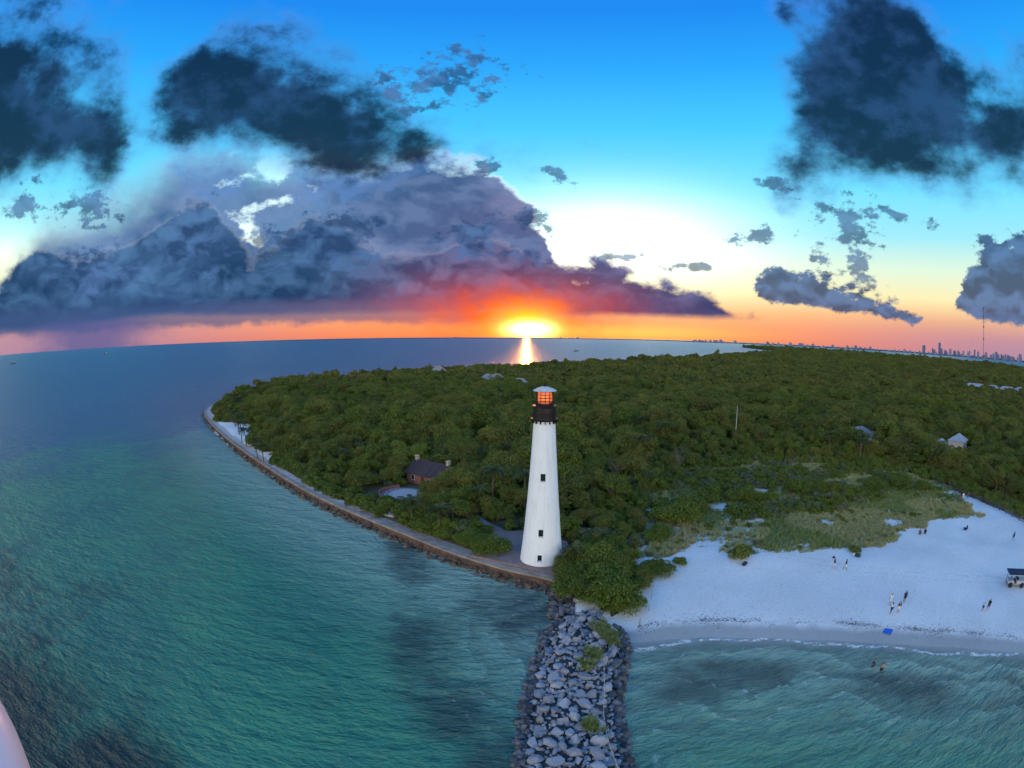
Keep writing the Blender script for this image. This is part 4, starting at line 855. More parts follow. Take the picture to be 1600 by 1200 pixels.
for x_, y_ in ((2.7, 96), (-4, 99)): palm(x_, y_, 8., 'palm among the dark trees just behind the lighthouse', 'palms behind the lighthouse')
# the wood carries palms and a few bare crowns among the leafy ones
def palm_whole(seed):
    rd = random.Random(seed); bm_ = bmesh.new(); hh = 6.3+.7*seed
    t_ = MB().tube([(.3*(i/5)**2, 0, hh*i/5) for i in range(6)], [.2-.012*i for i in range(6)], 5).mesh('pt', PT); bm_.from_mesh(t_)
    for k in range(16):
        f = FR[k % 3].copy(); f.transform(Matrix.Translation((.3, 0, hh)) @ Matrix.Rotation(k*2.4, 4, 'Z') @ Matrix.Rotation(rd.uniform(-.5, .25), 4, 'Y')); n0 = len(bm_.faces); bm_.from_mesh(f); bm_.faces.ensure_lookup_table()
        for q in bm_.faces[n0:]: q.material_index = 1
    me = bpy.data.meshes.new('palm_in_wood'); bm_.to_mesh(me); bm_.free(); me.materials.append(PT); me.materials.append(PALM); return me
PW = [palm_whole(0), palm_whole(1)]
BT = pmat('bare_grey_bark', (.14, .125, .11), (.09, .08, .07), .95, 4)
def bare(seed):
    rd = random.Random(seed); b = MB(); b.tube([(0, 0, 0), (.1, 0, 3.5), (.2, .1, 5.5)], [.2, .15, .1], 6)
    for k in range(14):
        a = rd.uniform(0, 6.28); z = rd.uniform(2.5, 5.4); l = rd.uniform(1.5, 3.2); p = Vector((math.cos(a)*l*.6, math.sin(a)*l*.6, z+l*.5)); b.tube([(.1, 0, z), p, p+Vector((math.cos(a)*l*.4, math.sin(a)*l*.4, l*.7))], [.08, .055, .02], 4)
        for q in range(3): b.tube([p, p+Vector((rd.uniform(-.8, .8), rd.uniform(-.8, .8), rd.uniform(.4, 1.2)))], [.04, .012], 3)
    return b.mesh('bare_tree', BT)
FI = np.concatenate(idx); rr = np.random.default_rng(77).uniform(0, 1, len(FI)); nm_ = len(CR)+len(FARC); FS = np.concatenate(scs); FP = np.concatenate(pts); nearf = np.hypot(FP[:, 0], FP[:, 1]) < 900
ex = np.where(nearf & (rr < .05))[0]; eb = np.where(nearf & (rr > .993))[0]; sh = np.array([2.2, 1.6, 0.])
FP = np.concatenate([FP, FP[ex]+sh, FP[eb]+sh]); FS = np.concatenate([FS, np.clip(FS[ex], .75, 1.15), np.clip(FS[eb], .8, 1.05)]); FI = np.concatenate([FI, nm_+(np.arange(len(ex)) % 2), np.full(len(eb), nm_+2)])
instancer('forest', FP, FS, FI, CR+FARC+PW+[bare(3)], 'dense dark green wood covering the island to the horizon', 'forest')
# dune grass
def tuft(seed, n=26, h=.85):
    rg_ = np.random.default_rng(seed); V = []; F = []
    for i in range(n):
        a = rg_.uniform(0, 6.28); r = rg_.uniform(0, .28); l = rg_.uniform(.15, .55)*h; p = np.array([math.cos(a)*r, math.sin(a)*r, -.05]); a2 = a+rg_.normal(0, .6); d = np.array([math.cos(a2), math.sin(a2), 0]); q = np.array([-d[1], d[0], 0])*.035
        hh = h*rg_.uniform(.6, 1.1); V += [p-q, p+q, p+d*l*.45+np.array([0, 0, hh*.65])+q*.7, p+d*l*.45+np.array([0, 0, hh*.65])-q*.7, p+d*l+np.array([0, 0, hh*.95])+q*.2, p+d*l+np.array([0, 0, hh*.95])-q*.2]; o = 6*i; F += [(o, o+1, o+2, o+3), (o+3, o+2, o+4, o+5)]
    me = mesh_np('tuft', V, F); return me
GRASS = leaf_mat('dune_grass', (.36, .37, .12), (.45, .40, .17), (.55, .52, .25), .3)
GRASS2 = leaf_mat('green_ground_cover', (.19, .26, .06), (.26, .31, .09), (.36, .39, .14), .3)
TU = []
for k in range(4): t_ = tuft(k); t_.materials.append(GRASS if k < 2 else GRASS2); TU.append(t_)
x, y, r_ = scatter((16, 30), (130, 135), .56, 41); wx = x+(vnoise(x, y, 5, 21)-.5)*7; wy = y+(vnoise(x, y, 4, 22)-.5)*6; k = inside(wx, wy, DUNE) | inside(x, y, [(113, 80), (126, 74), (130, 30), (110, 45), (112, 66)])
clump = vnoise(x, y, 7, 3)*.6+vnoise(x, y, 2.2, 4)*.4; spot = np.ones(len(x))
for a, b, r in SANDSPOT: spot = np.minimum(spot, np.clip((np.hypot(x-a, y-b)-r*.5)/(r*.7), 0, 1))
k &= (clump*spot > .27+.25*r_.uniform(0, 1, len(x))-.14); x, y, clump = x[k], y[k], clump[k]
gi_ = np.where(vnoise(x, y, 11, 8) > .40, r_.integers(0, 2, len(x)), r_.integers(2, 4, len(x)))
print('grass', len(x)); instancer('dune_grass', np.stack([x, y, ground_z(x, y)], 1), r_.uniform(.55, 1.15, len(x)), gi_, TU, 'tan and green beach grass covering the dune', 'grass')
# weeds on the jetty, joined as one patch of green
jw = []
for cx, cy, n_, sp in ((11.8, 50.5, 60, 1.3), (9.4, 46.8, 26, .9), (8.2, 44.6, 22, .9), (7.3, 34.4, 30, .8), (10.9, 52.5, 40, 1.0)):
    for _ in range(n_): jw.append((random.gauss(cx, sp*.5), random.gauss(cy, sp*.6)))
instancer('jetty_weeds', [(a, b, jz(a, b)+.25) for a, b in jw], np.random.default_rng(3).uniform(.6, 1.1, len(jw)), np.random.default_rng(4).integers(2, 4, len(jw)), TU, 'green weeds growing between the jetty boulders', 'weeds')
# strand line of dark seaweed on the beach
wv = []
for _ in range(9000):
    t = random.random(); p = np.array(BEACH[1:9]); s_ = t*7; i = min(6, int(s_)); a = p[i]+(p[i+1]-p[i])*(s_-i); n_ = np.array([.45, .89]); off = 3.3+random.gauss(0, .3)*(1 if random.random() < .7 else 3)+.8*float(vnoise(np.array([s_*40]), np.array([3.]), 9, 2)[0])
    if float(vnoise(np.array([a[0]]), np.array([a[1]]), 3., 9)[0])**1.5 > random.random(): q = a+n_*off; wv.append((q[0], q[1]))
wv = np.array(wv); wm = pmat('dark_seaweed', (.045, .04, .035), (.09, .08, .07), .9)
sw = [(float(a), float(b), float(z), random.choice((.04, .05, .07, .12))) for (a, b), z in zip(wv, ground_z(wv[:, 0], wv[:, 1]))]
flatH = [hull(10, 50+i, .25) for i in range(4)]
r = rock_heap('seaweed_line', sw, wm, None, flatH); tag(r, 'broken dark line of seaweed washed up along the beach', 'seaweed')

# ------------------------------------------------------------------ people
def skin(name, verts, edges, radii, mat, sub=2):
    me = bpy.data.meshes.new(name); me.from_pydata(verts, edges, []); o = bpy.data.objects.new(name, me); COL.objects.link(o)
    o.modifiers.new('s', 'SKIN'); 
    for v, r in zip(me.skin_vertices[0].data, radii): v.radius = (r, r) if not hasattr(r, '__len__') else r
    me.skin_vertices[0].data[0].use_root = True
    s = o.modifiers.new('u', 'SUBSURF'); s.levels = sub; s.render_levels = sub
    dg = bpy.context.evaluated_depsgraph_get(); out = bpy.data.meshes.new_from_object(o.evaluated_get(dg)); bpy.data.objects.remove(o); out.materials.clear(); out.materials.append(mat); out.shade_smooth(); return out
def joints(pose):
    J = dict(pel=(0, 0, .96), che=(0, -.01, 1.28), nec=(0, 0, 1.47), hea=(0, .02, 1.60), top=(0, .01, 1.72))
    for s, n in ((-1, 'l'), (1, 'r')):
        J['sh'+n] = (s*.18, 0, 1.41); J['hi'+n] = (s*.1, 0, .92)
        k = s if pose == 'walk' else 0
        J['el'+n] = (s*.25, -.12*k-.02, 1.13); J['ha'+n] = (s*.26, -.16*k+.10, .90); J['fi'+n] = (s*.25, -.16*k+.16, .82)
        J['kn'+n] = (s*.11, .2*k+.02, .52); J['an'+n] = (s*.11, .26*k-.04 if k > 0 else .12*k-.16*(k != 0), .09 if k >= 0 else .14); J['to'+n] = (s*.12, J['an'+n][1]+.17, .03 if k >= 0 else .06)
        if pose == 'arms': J['el'+n] = (s*.42, .12, 1.33); J['ha'+n] = (s*.40, .34, 1.42); J['fi'+n] = (s*.36, .42, 1.45)
        if pose == 'sit':
            J['kn'+n] = (s*.16, .44, .46); J['an'+n] = (s*.14, .62, .07); J['to'+n] = (s*.14, .78, .04); J['el'+n] = (s*.28, .1, .46); J['ha'+n] = (s*.2, .34, .50); J['fi'+n] = (s*.16, .42, .50)
            J['hi'+n] = (s*.1, .04, .15); J['sh'+n] = (s*.18, -.06, .62)
    if pose == 'sit': J.update(pel=(0, 0, .16), che=(0, -.07, .48), nec=(0, -.05, .68), hea=(0, -.01, .81), top=(0, -.02, .93))
    return J
SKINC = {'tan': pmat('tan_skin', (.42, .25, .17), (.36, .21, .14), .6), 'brown': pmat('brown_skin', (.18, .10, .065), (.14, .08, .05), .6)}
CL = lambda n, c: pmat('cloth_'+n, c, tuple(x*.8 for x in c), .9, 12)
BODY = {}
def person(x, y, pose, face, label, shirt, shorts, skn='tan', hair=(.02, .015, .01), z=None, scale=1.):
    e = empty('person', (x, y, gz(x, y) if z is None else z), face, label=label, cat='person'); e.scale = (scale*1.1,)*3; J = joints(pose)
    K = ['pel', 'che', 'nec', 'hea', 'top']+[a+n for n in 'lr' for a in ('sh', 'el', 'ha', 'fi', 'hi', 'kn', 'an', 'to')]; ix = {k: i for i, k in enumerate(K)}
    E_ = [('pel', 'che'), ('che', 'nec'), ('nec', 'hea'), ('hea', 'top')]
    for n in 'lr': E_ += [('che', 'sh'+n), ('sh'+n, 'el'+n), ('el'+n, 'ha'+n), ('ha'+n, 'fi'+n), ('pel', 'hi'+n), ('hi'+n, 'kn'+n), ('kn'+n, 'an'+n), ('an'+n, 'to'+n)]
    Rr = dict(pel=(.15, .11), che=(.16, .11), nec=.06, hea=(.085, .1), top=.07)
    for n in 'lr': Rr.update({'sh'+n: .065, 'el'+n: .045, 'ha'+n: .035, 'fi'+n: .03, 'hi'+n: .095, 'kn'+n: .06, 'an'+n: .042, 'to'+n: .035})
    if (pose, skn) not in BODY: BODY[pose, skn] = skin('body', [J[k] for k in K], [(ix[a], ix[b]) for a, b in E_], [Rr[k] for k in K], SKINC[skn])
    ob('body', BODY[pose, skn], e)
    def part(nm, ks, es, grow, mat):
        key = (nm, pose, mat.name)
        if key not in BODY:
            i2 = {k: i for i, k in enumerate(ks)}; g = lambda r: tuple(q+grow for q in r) if hasattr(r, '__len__') else r+grow
            BODY[key] = skin(nm, [J[k] for k in ks], [(i2[a], i2[b]) for a, b in es], [g(Rr[k]) for k in ks], mat)
        ob(nm, BODY[key], e)
    if shirt: part('shirt', ['che', 'pel', 'shl', 'shr', 'ell', 'elr'], [('che', 'pel'), ('che', 'shl'), ('che', 'shr'), ('shl', 'ell'), ('shr', 'elr')], .03, CL(*shirt))
    part('shorts', ['pel', 'hil', 'hir', 'knl', 'knr'], [('pel', 'hil'), ('pel', 'hir'), ('hil', 'knl'), ('hir', 'knr')], .035, CL(*shorts))
    hm = CL('hair_%d' % int(hair[0]*100), hair); t = Vector(J['top']); h_ = Vector(J['hea'])
    me = BODY.setdefault(('hair', hm.name), skin('hair', [(0, -.03, -.1), (0, -.03, 0), (0, -.01, .07)], [(0, 1), (1, 2)], [(.085, .07), (.1, .1), (.07, .08)], hm)); ob('hair', me, e, loc=h_+Vector((0, 0, .07)))
    return e
WH, DK, NV, BK, RD_, GY = ('white', (.75, .75, .75)), ('dark', (.03, .03, .045)), ('navy', (.02, .03, .09)), ('black', (.012, .012, .016)), ('maroon', (.16, .03, .05)), ('grey', (.25, .26, .3))
person(51.2, 60.2, 'walk', -1.9, 'walker in dark top and white shorts, left of the pair mid-beach', DK, WH); person(53.1, 59.2, 'walk', -2.2, 'walker in black top and white shorts, right of the pair mid-beach', BK, WH, skn='brown')
person(53.6, 46.6, 'stand', 2.6, 'person in white shirt at the back of the group near the blue towel', WH, WH); person(52.2, 44.6, 'arms', .4, 'person in white top bending arms, left of the group near the water', WH, DK, skn='brown'); person(53.4, 44.2, 'stand', -.5, 'person in black top and white shorts, right of the group near the water', BK, WH)
person(56.3, 46.0, 'stand', 2.9, 'person in long black clothes standing apart right of the group', BK, BK, skn='brown')
person(67.0, 36.1, 'arms', 1.2, 'small figure in dark shorts playing at the right of the beach', WH, DK, scale=.8); person(68.0, 35.6, 'walk', 1.9, 'person in black top walking beside the small figure', BK, DK)
person(97.9, 50.3, 'walk', .3, 'lone walker in navy clothes at the far right of the beach', NV, NV, skn='brown')
person(109.2, 77.2, 'walk', 2.7, 'walker in dark clothes on the sand lane beside the fence', BK, DK); person(108.3, 76.0, 'walk', 2.7, 'walker in white on the sand lane beside the fence', WH, WH); person(110.2, 75.6, 'stand', 2.9, 'person in navy on the sand lane nearest the fence', NV, DK)
person(78.0, 64.6, 'sit', 2.6, 'sunbather in maroon sitting below the dune', RD_, DK); person(79.4, 64.2, 'sit', 2.2, 'sunbather in black sitting beside the one in maroon', BK, DK, skn='brown')
person(42.9, 34.6, 'arms', 2.9, 'bather without shirt wading in the green water off the beach', None, DK, z=-.55); person(42.2, 35.8, 'stand', .6, 'bather in dark top standing in the shallow water', BK, DK, z=-.45)

# ------------------------------------------------------------------ things on the beach
def cloth_sheet(name, x, y, sx, sy, rz, mat, label, cat, lift=.05, h=.10):
    b = bmesh.new(); n = 8; g = [[b.verts.new((sx*(i/n-.5), sy*(j/n-.5), lift+h*random.random()*(.3 if 0 < i < n and 0 < j < n else .1))) for j in range(n+1)] for i in range(n+1)]
    for i in range(n):
        for j in range(n): b.faces.new((g[i][j], g[i+1][j], g[i+1][j+1], g[i][j+1]))
    me = bpy.data.meshes.new(name); b.to_mesh(me); b.free(); o = ob(name, me, None, mat, (x, y, gz(x, y)), (0, 0, rz)); s = o.modifiers.new('t', 'SOLIDIFY'); s.thickness = .03; me.shade_smooth(); return tag(o, label, cat)
cloth_sheet('beach_towel', 49.3, 41.4, 1.5, 1.3, .6, CL('blue', (.02, .16, .62)), 'bright blue towel spread on wet sand by the water', 'towel', .06, .25)
def heap(name, x, y, parts, label, cat):
    e = empty(name, (x, y, gz(x, y)), random.uniform(0, 6), label=label, cat=cat)
    for nm, c, d, mt in parts: MB().box(c, d, random.uniform(-.3, .3), min(d)*.28).obj(nm, mt, e, smooth=True)
    return e
DKG = CL('bottle_green', (.02, .07, .05)); NVY = CL('navy_canvas', (.02, .03, .07))
heap('beach_bag', 36.8, 66.3, [('bag', (0, 0, .3), (1.0, .6, .55), NVY), ('towel', (.55, .3, .2), (.7, .6, .3), CL('slate', (.06, .08, .12)))], 'dark navy beach bags on sand below the round bush', 'bag')
heap('beach_pack', 58.4, 62.4, [('pack', (0, 0, .35), (1.1, .7, .6), DKG), ('cooler', (.75, -.4, .22), (.55, .4, .4), CL('white', (.75, .75, .75)))], 'dark green pack with white cooler on the upper beach', 'pack')
heap('folded_chair', 91.1, 61.2, [('seat', (0, 0, .35), (1.0, .8, .3), NVY), ('backrest', (0, .45, .7), (1.0, .18, .7), NVY)], 'dark navy beach chair below the end of the dune', 'chair')
heap('small_bag', 53.5, 63.5, [('bag', (0, 0, .18), (.5, .35, .35), NVY)], 'small dark bag at the dune edge left of the green pack', 'bag')
# bright white sign boards in the dune grass
for x_, y_, l_ in ((78.6, 76.4, 'small white notice board standing in the dune grass'), (97.6, 77.5, 'small pale board in the dune grass near the sand lane')):
    e = empty('notice_board', (x_, y_, gz(x_, y_)), .7, label=l_, cat='sign'); MB().box((0, 0, .7), (.08, .08, 1.5)).obj('post', gw, e); MB().box((0, -.07, 1.35), (.9, .05, .6), bev=.01).obj('board', pmat('white_board', (.8, .8, .78)), e)
# open utility vehicle at the right edge
ut = empty('beach_vehicle', (79.4, 37.3, gz(79.4, 37.3)), 2.45, label='open beach utility vehicle with dark navy flat roof at right edge', cat='vehicle')
wb = pmat('white_car_paint', (.42, .43, .46), (.36, .37, .4), .4, 2, spec=.5); nb = pmat('navy_roof', (.012, .016, .05), (.02, .025, .06), .6); rub = pmat('black_rubber', (.015, .015, .016), (.025, .025, .025), .8)
MB().box((0, 0, 2.12), (4.0, 2.3, .10), bev=.03).obj('roof', nb, ut); MB().box((0, 0, 2.0), (3.9, 2.2, .13), bev=.02).obj('roof_rim', wb, ut)
b = MB().box((-.9, 0, .82), (2.0, 1.7, .55), bev=.06).box((1.15, 0, .78), (1.3, 1.65, .45), bev=.1).box((.15, 0, .52), (1.2, 1.6, .1)); b.obj('body', wb, ut)
MB().box((.1, 0, .8), (.55, 1.4, .16), bev=.04).box((-.15, 0, 1.15), (.14, 1.4, .6), bev=.04).obj('seat', nb, ut)
for sx in (-1.75, .55, 1.6):
    for sy in (-1, 1): MB().tube([(sx, sy*.85, .9), (sx*.97, sy*.95, 1.97)], .035, 6).obj('roof_post', rub, ut)
for sx in (-1.15, 1.15):
    for sy in (-1, 1):
        wl = MB().lathe([(-.14, .22), (-.14, .36), (-.08, .41), (.08, .41), (.14, .36), (.14, .22)], 20).obj('wheel', rub, ut, loc=(sx, sy*.86, .41), rot=(math.pi/2, 0, 0)); MB().lathe([(-.12, .21), (.12, .21)], 12).obj('rim', pmat('steel_rim', (.4, .4, .42), metal=.8, rough=.4), wl)
for sy in (-.55, .55): MB().lathe([(0, .11), (.05, .1)], 12).obj('headlight', pmat('lamp_glass', (.6, .62, .65), rough=.2), ut, loc=(1.79, sy, .86), rot=(0, math.pi/2, 0))
ut.scale = (1.15, 1.15, 1.12)
# fence along the sand lane
fe = empty('lane_fence', (0, 0, 0), label='dark wooden fence along the sand lane at the right', cat='fence')
FL = [(112.6, 92), (112.0, 84.8), (111.9, 71.9), (110.6, 63.7), (108.6, 53.1), (106.5, 44), (104, 34)]; wd = pmat('dark_fence_wood', (.06, .055, .06), (.1, .09, .09), .9, 4)
pl_ = MB().box((0, 0, .6), (.14, .14, 1.5)).mesh('post', wd); k = 0
tot = 0
for a, b in zip(FL, FL[1:]):
    a, b = Vector(a), Vector(b); t = b-a; n_ = max(1, round(t.length/2.4)); an = math.atan2(t.y, t.x)
    for i in range(n_):
        p = a+t*(i/n_); q = a+t*((i+1)/n_); z = gz(p.x, p.y); ob('post', pl_, fe, loc=(p.x, p.y, z))
        for hz in (.35, .75, 1.15): MB().box((0, 0, 0), (t.length/n_-.15, .05, .16)).obj('rail', wd, fe, loc=((p.x+q.x)/2, (p.y+q.y)/2, z+hz), rot=(0, 0, an))
# post and rope lines
def rope_line(name, pts, label, zf, h=1.0, pw=.05):
    e = empty(name, (0, 0, 0), label=label, cat='rope fence'); tops = []
    for x_, y_ in pts:
        z = zf(x_, y_); MB().tube([(x_, y_, z-.3), (x_, y_, z+h)], pw, 6).obj('post', gw, e); tops.append(Vector((x_, y_, z+h-.06)))
    q = []
    for a, b in zip(tops, tops[1:]):
        for i in range(8): t = i/8; p = a.lerp(b, t); p.z -= .5*t*(1-t); q.append(p)
    MB().tube(q+[tops[-1]], .022, 5).obj('rope', pmat('pale_rope', (.62, .58, .50), (.5, .47, .4), .9), e)
rope_line('jetty_rope', [(13.5, 51.4), (12.0, 48.8), (10.4, 46.2), (9.9, 42.9), (9.5, 39.7), (8.9, 36.6), (8.7, 32.8), (9.0, 29.4), (9.3, 26)], 'thin pale rope on short posts running down the jetty', lambda a, b: jz(a, b)+.2, .45)
rope_line('beach_rope', [(21.3, 66.3), (20.6, 63.5), (19.6, 60.6), (18.4, 57.4), (16.5, 54.5)], 'thin posts and rope across the sand beside the big bush', gz, 1.1)
rope_line('promenade_rail', [(-72.5, 124.2), (-70.0, 126.0), (-67.4, 128.2), (-64.6, 131.0)], 'short rail fence across the pale sand behind the sea wall', gz, 1.2, .08)

# ------------------------------------------------------------------ buildings in the wood
WR = pmat('white_metal_roof', (.33, .36, .40), (.26, .29, .33), .6, 1); CW = pmat('cream_wall', (.55, .52, .45), (.45, .42, .36), .9, 1); GR = pmat('grey_roof', (.28, .26, .27), (.2, .19, .2), .8, 1)
def pav(x, y, rz, L_, W_, e, r, roof, lab, name='pavilion', cat='building', z=None): return house(name, (x, y, gz(x, y) if z is None else z), rz, L_, W_, e, r, CW, roof, lab, cat=cat, hip=W_*.45)
pav(148.5, 120.4, .5, 9, 7, 3.0, 5.0, WR, 'white-roofed pavilion in the wood at right, left of two'); pav(163.7, 122.9, .4, 8, 7, 3.2, 5.4, WR, 'white-roofed pavilion in the wood at right, right of two')
pav(128.8, 149.9, .2, 9, 6, 3.6, 5.2, GR, 'grey-roofed hut half hidden in the wood behind the dune'); pav(129.4, 142.5, .2, 6, 5, 3.0, 4.4, GR, 'smaller grey-roofed hut in front of the half-hidden hut')
for x_, y_, l_, L_ in ((440, 312, 'leftmost white building at the far right edge of the wood', 24), (460, 300, 'second white building from the left at the far right edge', 16), (474, 287, 'third white building from the left at the far right edge', 20), (488, 274, 'fourth white building at the far right edge of the wood', 18), (502, 262, 'rightmost white building at the far right edge of the wood', 22)): pav(x_, y_, -.9, L_, 10, 5.5, 8, WR, l_)
pav(-62.4, 424, .1, 12, 10, 6.5, 10.5, GR, 'pale pyramid-roofed pavilion by the far shore of the wood'); pav(-13.2, 346, .05, 16, 9, 7.0, 9.5, GR, 'grey roof among trees below the setting sun'); pav(4, 312, .05, 11, 7, 7.0, 9.2, GR, 'small grey roof just left of the lantern, in the wood')
po = empty('white_pole', (77, 158, 2), label='slim white pole standing up out of the wood behind the dune', cat='pole'); MB().tube([(0, 0, -.5), (0, 0, 12.5)], [.09, .06], 6).obj('shaft', pmat('white_pole_paint', (.75, .75, .74)), po); MB().lathe([(12.4, .2), (12.7, .2)], 8).obj('cap', gw, po)
# radio mast
ma = empty('radio_mast', (767, 527.3, 2), label='tall thin lattice radio mast rising from the wood at right', cat='mast'); MH = 115.
mr = pmat('dark_mast_steel', (.07, .065, .08), (.10, .09, .10), .6)
b = MB()
for k in range(3):
    a = 2.1*k; b.tube([(math.cos(a)*.8, math.sin(a)*.8, 0), (math.cos(a)*.6, math.sin(a)*.6, MH)], .17, 4)
for z in np.arange(2, MH-2, 3.):
    for k in range(3): a, a2 = 2.1*k, 2.1*(k+1); b.tube([(math.cos(a)*.75, math.sin(a)*.75, z), (math.cos(a2)*.75, math.sin(a2)*.75, z+3)], .09, 3)
b.obj('lattice', mr, ma)
for z in (62, 82, 99, 112): MB().lathe([(z, 1.3), (z+2.4, 1.3)], 10).obj('antenna', mr, ma)
for k in range(3):
    a = 2.1*k+.4; MB().tube([(0, 0, 105), (math.cos(a)*55, math.sin(a)*55, 1)], .05, 3).obj('guy_wire', mr, ma)

# ------------------------------------------------------------------ boats
def boat(x, y, rz, L_, label, cabin=True):
    e = empty('boat', (x, y, 0), rz, label=label, cat='boat'); h = MB().b; n = 10; rings = []
    for i in range(n+1):
        t = i/n; w_ = L_*.16*(1-max(0, t-.55)**2*4.6); w_ = max(w_, .03); zz = L_*.11*(1+.5*t*t); rings.append([h.verts.new((L_*(t-.5), s*w_*k, z)) for s, k, z in ((-1, 1, zz), (-1, .65, -.2), (1, .65, -.2), (1, 1, zz))])
    for A_, B_ in zip(rings, rings[1:]):
        for i in range(3): h.faces.new((A_[i], A_[i+1], B_[i+1], B_[i]))
        h.faces.new((A_[3], A_[0], B_[0], B_[3]))
    h.faces.new(rings[0]); h.faces.new(rings[-1][::-1]); bmesh.ops.recalc_face_normals(h, faces=h.faces); me = bpy.data.meshes.new('hull'); h.to_mesh(me); h.free(); ob('hull', me, e, pmat('boat_hull', (.12, .13, .17), (.2, .2, .24), .4))
    MB().box((-L_*.05, 0, L_*.2), (L_*.3, L_*.2, L_*.14), bev=L_*.02).obj('cabin', pmat('boat_cabin', (.35, .36, .4), (.3, .3, .34), .5), e); MB().box((-L_*.05, 0, L_*.215), (L_*.304, L_*.204, L_*.05)).obj('window', DARKGLASS, e)
    MB().tube([(-L_*.1, 0, L_*.26), (-L_*.1, 0, L_*.42)], L_*.008, 5).obj('mast', BLACK, e)
boat(171.9, 1353.9, .3, 17, 'small dark boat on the bright bay right of the sun'); boat(-1757.6, 1048.9, .9, 26, 'dark boat near the left edge of the sea'); boat(-2180, 2010, .4, 30, 'distant boat on the sea below the rain shaft')

# ------------------------------------------------------------------ far shore and city
def ridge(name, line, h, seed, mat, lab=None):
    b = bmesh.new(); rows = []; rd = random.Random(seed)
    for (x, y, hh) in line: rows.append([b.verts.new((x*q, y*q, z)) for q, z in ((1., -2), (1.003, hh), (1.05, hh*.9), (1.08, -2))])
    for A_, B_ in zip(rows, rows[1:]):
        for i in range(3): b.faces.new((A_[i], A_[i+1], B_[i+1], B_[i]))
    b.faces.new(rows[0]); b.faces.new(rows[-1][::-1]); bmesh.ops.recalc_face_normals(b, faces=b.faces); me = bpy.data.meshes.new(name); b.to_mesh(me); b.free(); tag(ob(name, me, None, mat), kind='structure')
FARM = pmat('far_shore_trees', (.035, .045, .05), (.06, .06, .06), .95, .002)
ln = []
for a in np.arange(-32, 75, .12):
    R_ = 16000 if a < 12 else float(np.interp(a, [12, 30, 75], [16000, 11500, 9000])); hh = (14+10*random.random())*float(np.interp(a, [-32, -20, 5, 75], [.15, .5, .9, 1.3])); ln.append((R_*math.sin(RAD(a)), R_*math.cos(RAD(a)), hh))
ridge('mainland_shore', ln, 20, 3, FARM)
BLU = [pmat('hazy_tower_%d' % i, c, tuple(q*.85 for q in c), .5, .02) for i, c in enumerate(((.17, .20, .31), (.22, .25, .35), (.13, .16, .27)))]  # distance haze mixed into the blue-grey tower colours
def block(a, R_, hgt, wid, lab, grp, mat=None):
    e = empty('high_rise', (R_*math.sin(RAD(a)), R_*math.cos(RAD(a)), 0), -RAD(a)+random.uniform(-.4, .4), label=lab, cat='tower block', group=grp); b = MB(); st = random.random()
    if st < .45: b.box((0, 0, hgt/2), (wid, wid*.7, hgt)).box((wid*.1, 0, hgt+3), (wid*.4, wid*.35, 6))
    elif st < .8: b.box((0, 0, hgt*.43), (wid, wid*.8, hgt*.86)).box((0, 0, hgt*.93), (wid*.62, wid*.5, hgt*.14+.1))
    else: b.box((-wid*.28, 0, hgt/2), (wid*.5, wid*.7, hgt)).box((wid*.26, 0, hgt*.4), (wid*.5, wid*.7, hgt*.8))
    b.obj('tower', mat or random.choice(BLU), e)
    b = MB()
    for k in range(1, max(3, int(hgt/14))): b.box((0, 0, hgt*.8*k/max(3, int(hgt/14))), (wid*1.01, wid*.81, 2.6))
    b.obj('window_band', pmat('hazy_glass', (.12, .17, .28), (.16, .21, .31), .3), e)  # glass colour carries the distance haze too
for i in range(58):
    a = 43.5+17.*(i/57)**.8+random.uniform(-.25, .25); c = .8 if a > 49 else .5
    block(a, random.uniform(8300, 9600), c*random.choice((60, 75, 90, 105, 120, 140))*random.uniform(.8, 1.15), random.uniform(26, 55), 'hazy blue high-rise in the far city skyline at right', 'towers of the city skyline')
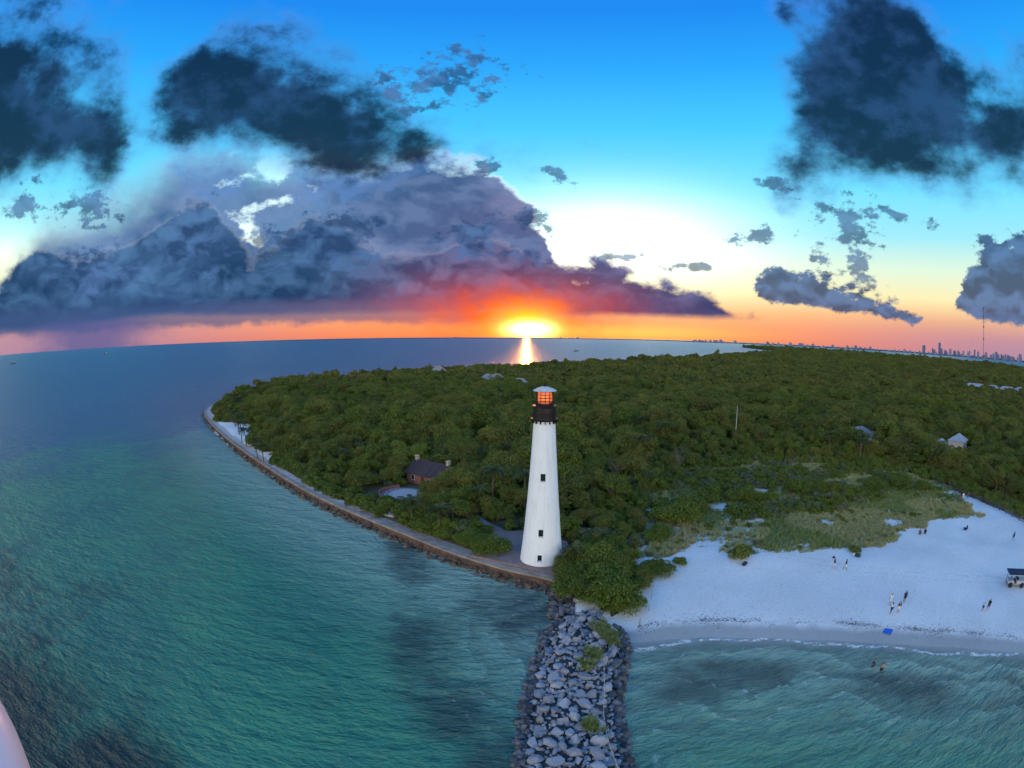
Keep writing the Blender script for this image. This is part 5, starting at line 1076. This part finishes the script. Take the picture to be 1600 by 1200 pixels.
block(49.95, 8600, 195, 42, 'tallest tower of the far city skyline', None, BLU[2]); block(48.0, 8700, 140, 55, 'broad tall tower left of the tallest one in the skyline', None, BLU[2])
for a0, a1, n_, h_, l_, g_ in ((20.6, 25.5, 16, 62, 'distant high-rise on the shore right of the long cloud', 'far towers right of the sun'), (5.2, 8.5, 7, 48, 'low distant block on the horizon right of the sun', 'far blocks near the sun'), (-8.2, -5.8, 5, 40, 'low distant block on the horizon left of the sun', 'far blocks left of the sun'), (28.5, 42, 26, 60, 'tiny distant block along the low right shore', 'blocks along the low shore')):
    for i in range(n_): block(random.uniform(a0, a1), 13800 if a0 < 20 else 10600, h_*random.uniform(.5, 1.25), random.uniform(30, 60), l_, g_)

# ------------------------------------------------------------------ the drone's own rounded skid, at the lower left
dm = bpy.data.materials.new('drone_plastic'); dm.use_nodes = True; P = dm.node_tree.nodes['Principled BSDF']; P.inputs['Base Color'].default_value = (.78, .68, .74, 1); P.inputs['Roughness'].default_value = .35
cmw = cam.matrix_world; rt, upv, fw = cmw.col[0].to_3d(), cmw.col[1].to_3d(), -cmw.col[2].to_3d()
def around(x, y, dist):
    x -= 800; y = 600-y; r = math.hypot(x, y); th = 2*math.asin(r/1580); d = rt*(x/r*math.sin(th))+upv*(y/r*math.sin(th))+fw*math.cos(th); return Vector((0, 0, CAMZ))+d*dist
dr_ = empty('drone_skid', around(-70, 1260, .42), 0, label='blurred pale pink curved drone part at the lower left corner', cat='drone part')
pts = [around(*q)-dr_.location for q in ((-150, 985, .46), (-78, 1070, .45), (-36, 1140, .44), (-8, 1225, .43), (4, 1320, .42))]
fine = []
for i in range(25):
    t = i/24*4; k = min(3, int(t)); f = t-k; p0, p1, p2, p3 = (pts[min(4, max(0, k+j))] for j in (-1, 0, 1, 2)); fine.append(.5*((2*p1)+(p2-p0)*f+(2*p0-5*p1+4*p2-p3)*f*f+(3*p1-p0-3*p2+p3)*f**3))
MB().tube(fine, [float(np.interp(i, [0, 6, 12, 18, 24], [.030, .036, .038, .038, .034])) for i in range(25)], 28).obj('skid_tube', dm, dr_, smooth=True)
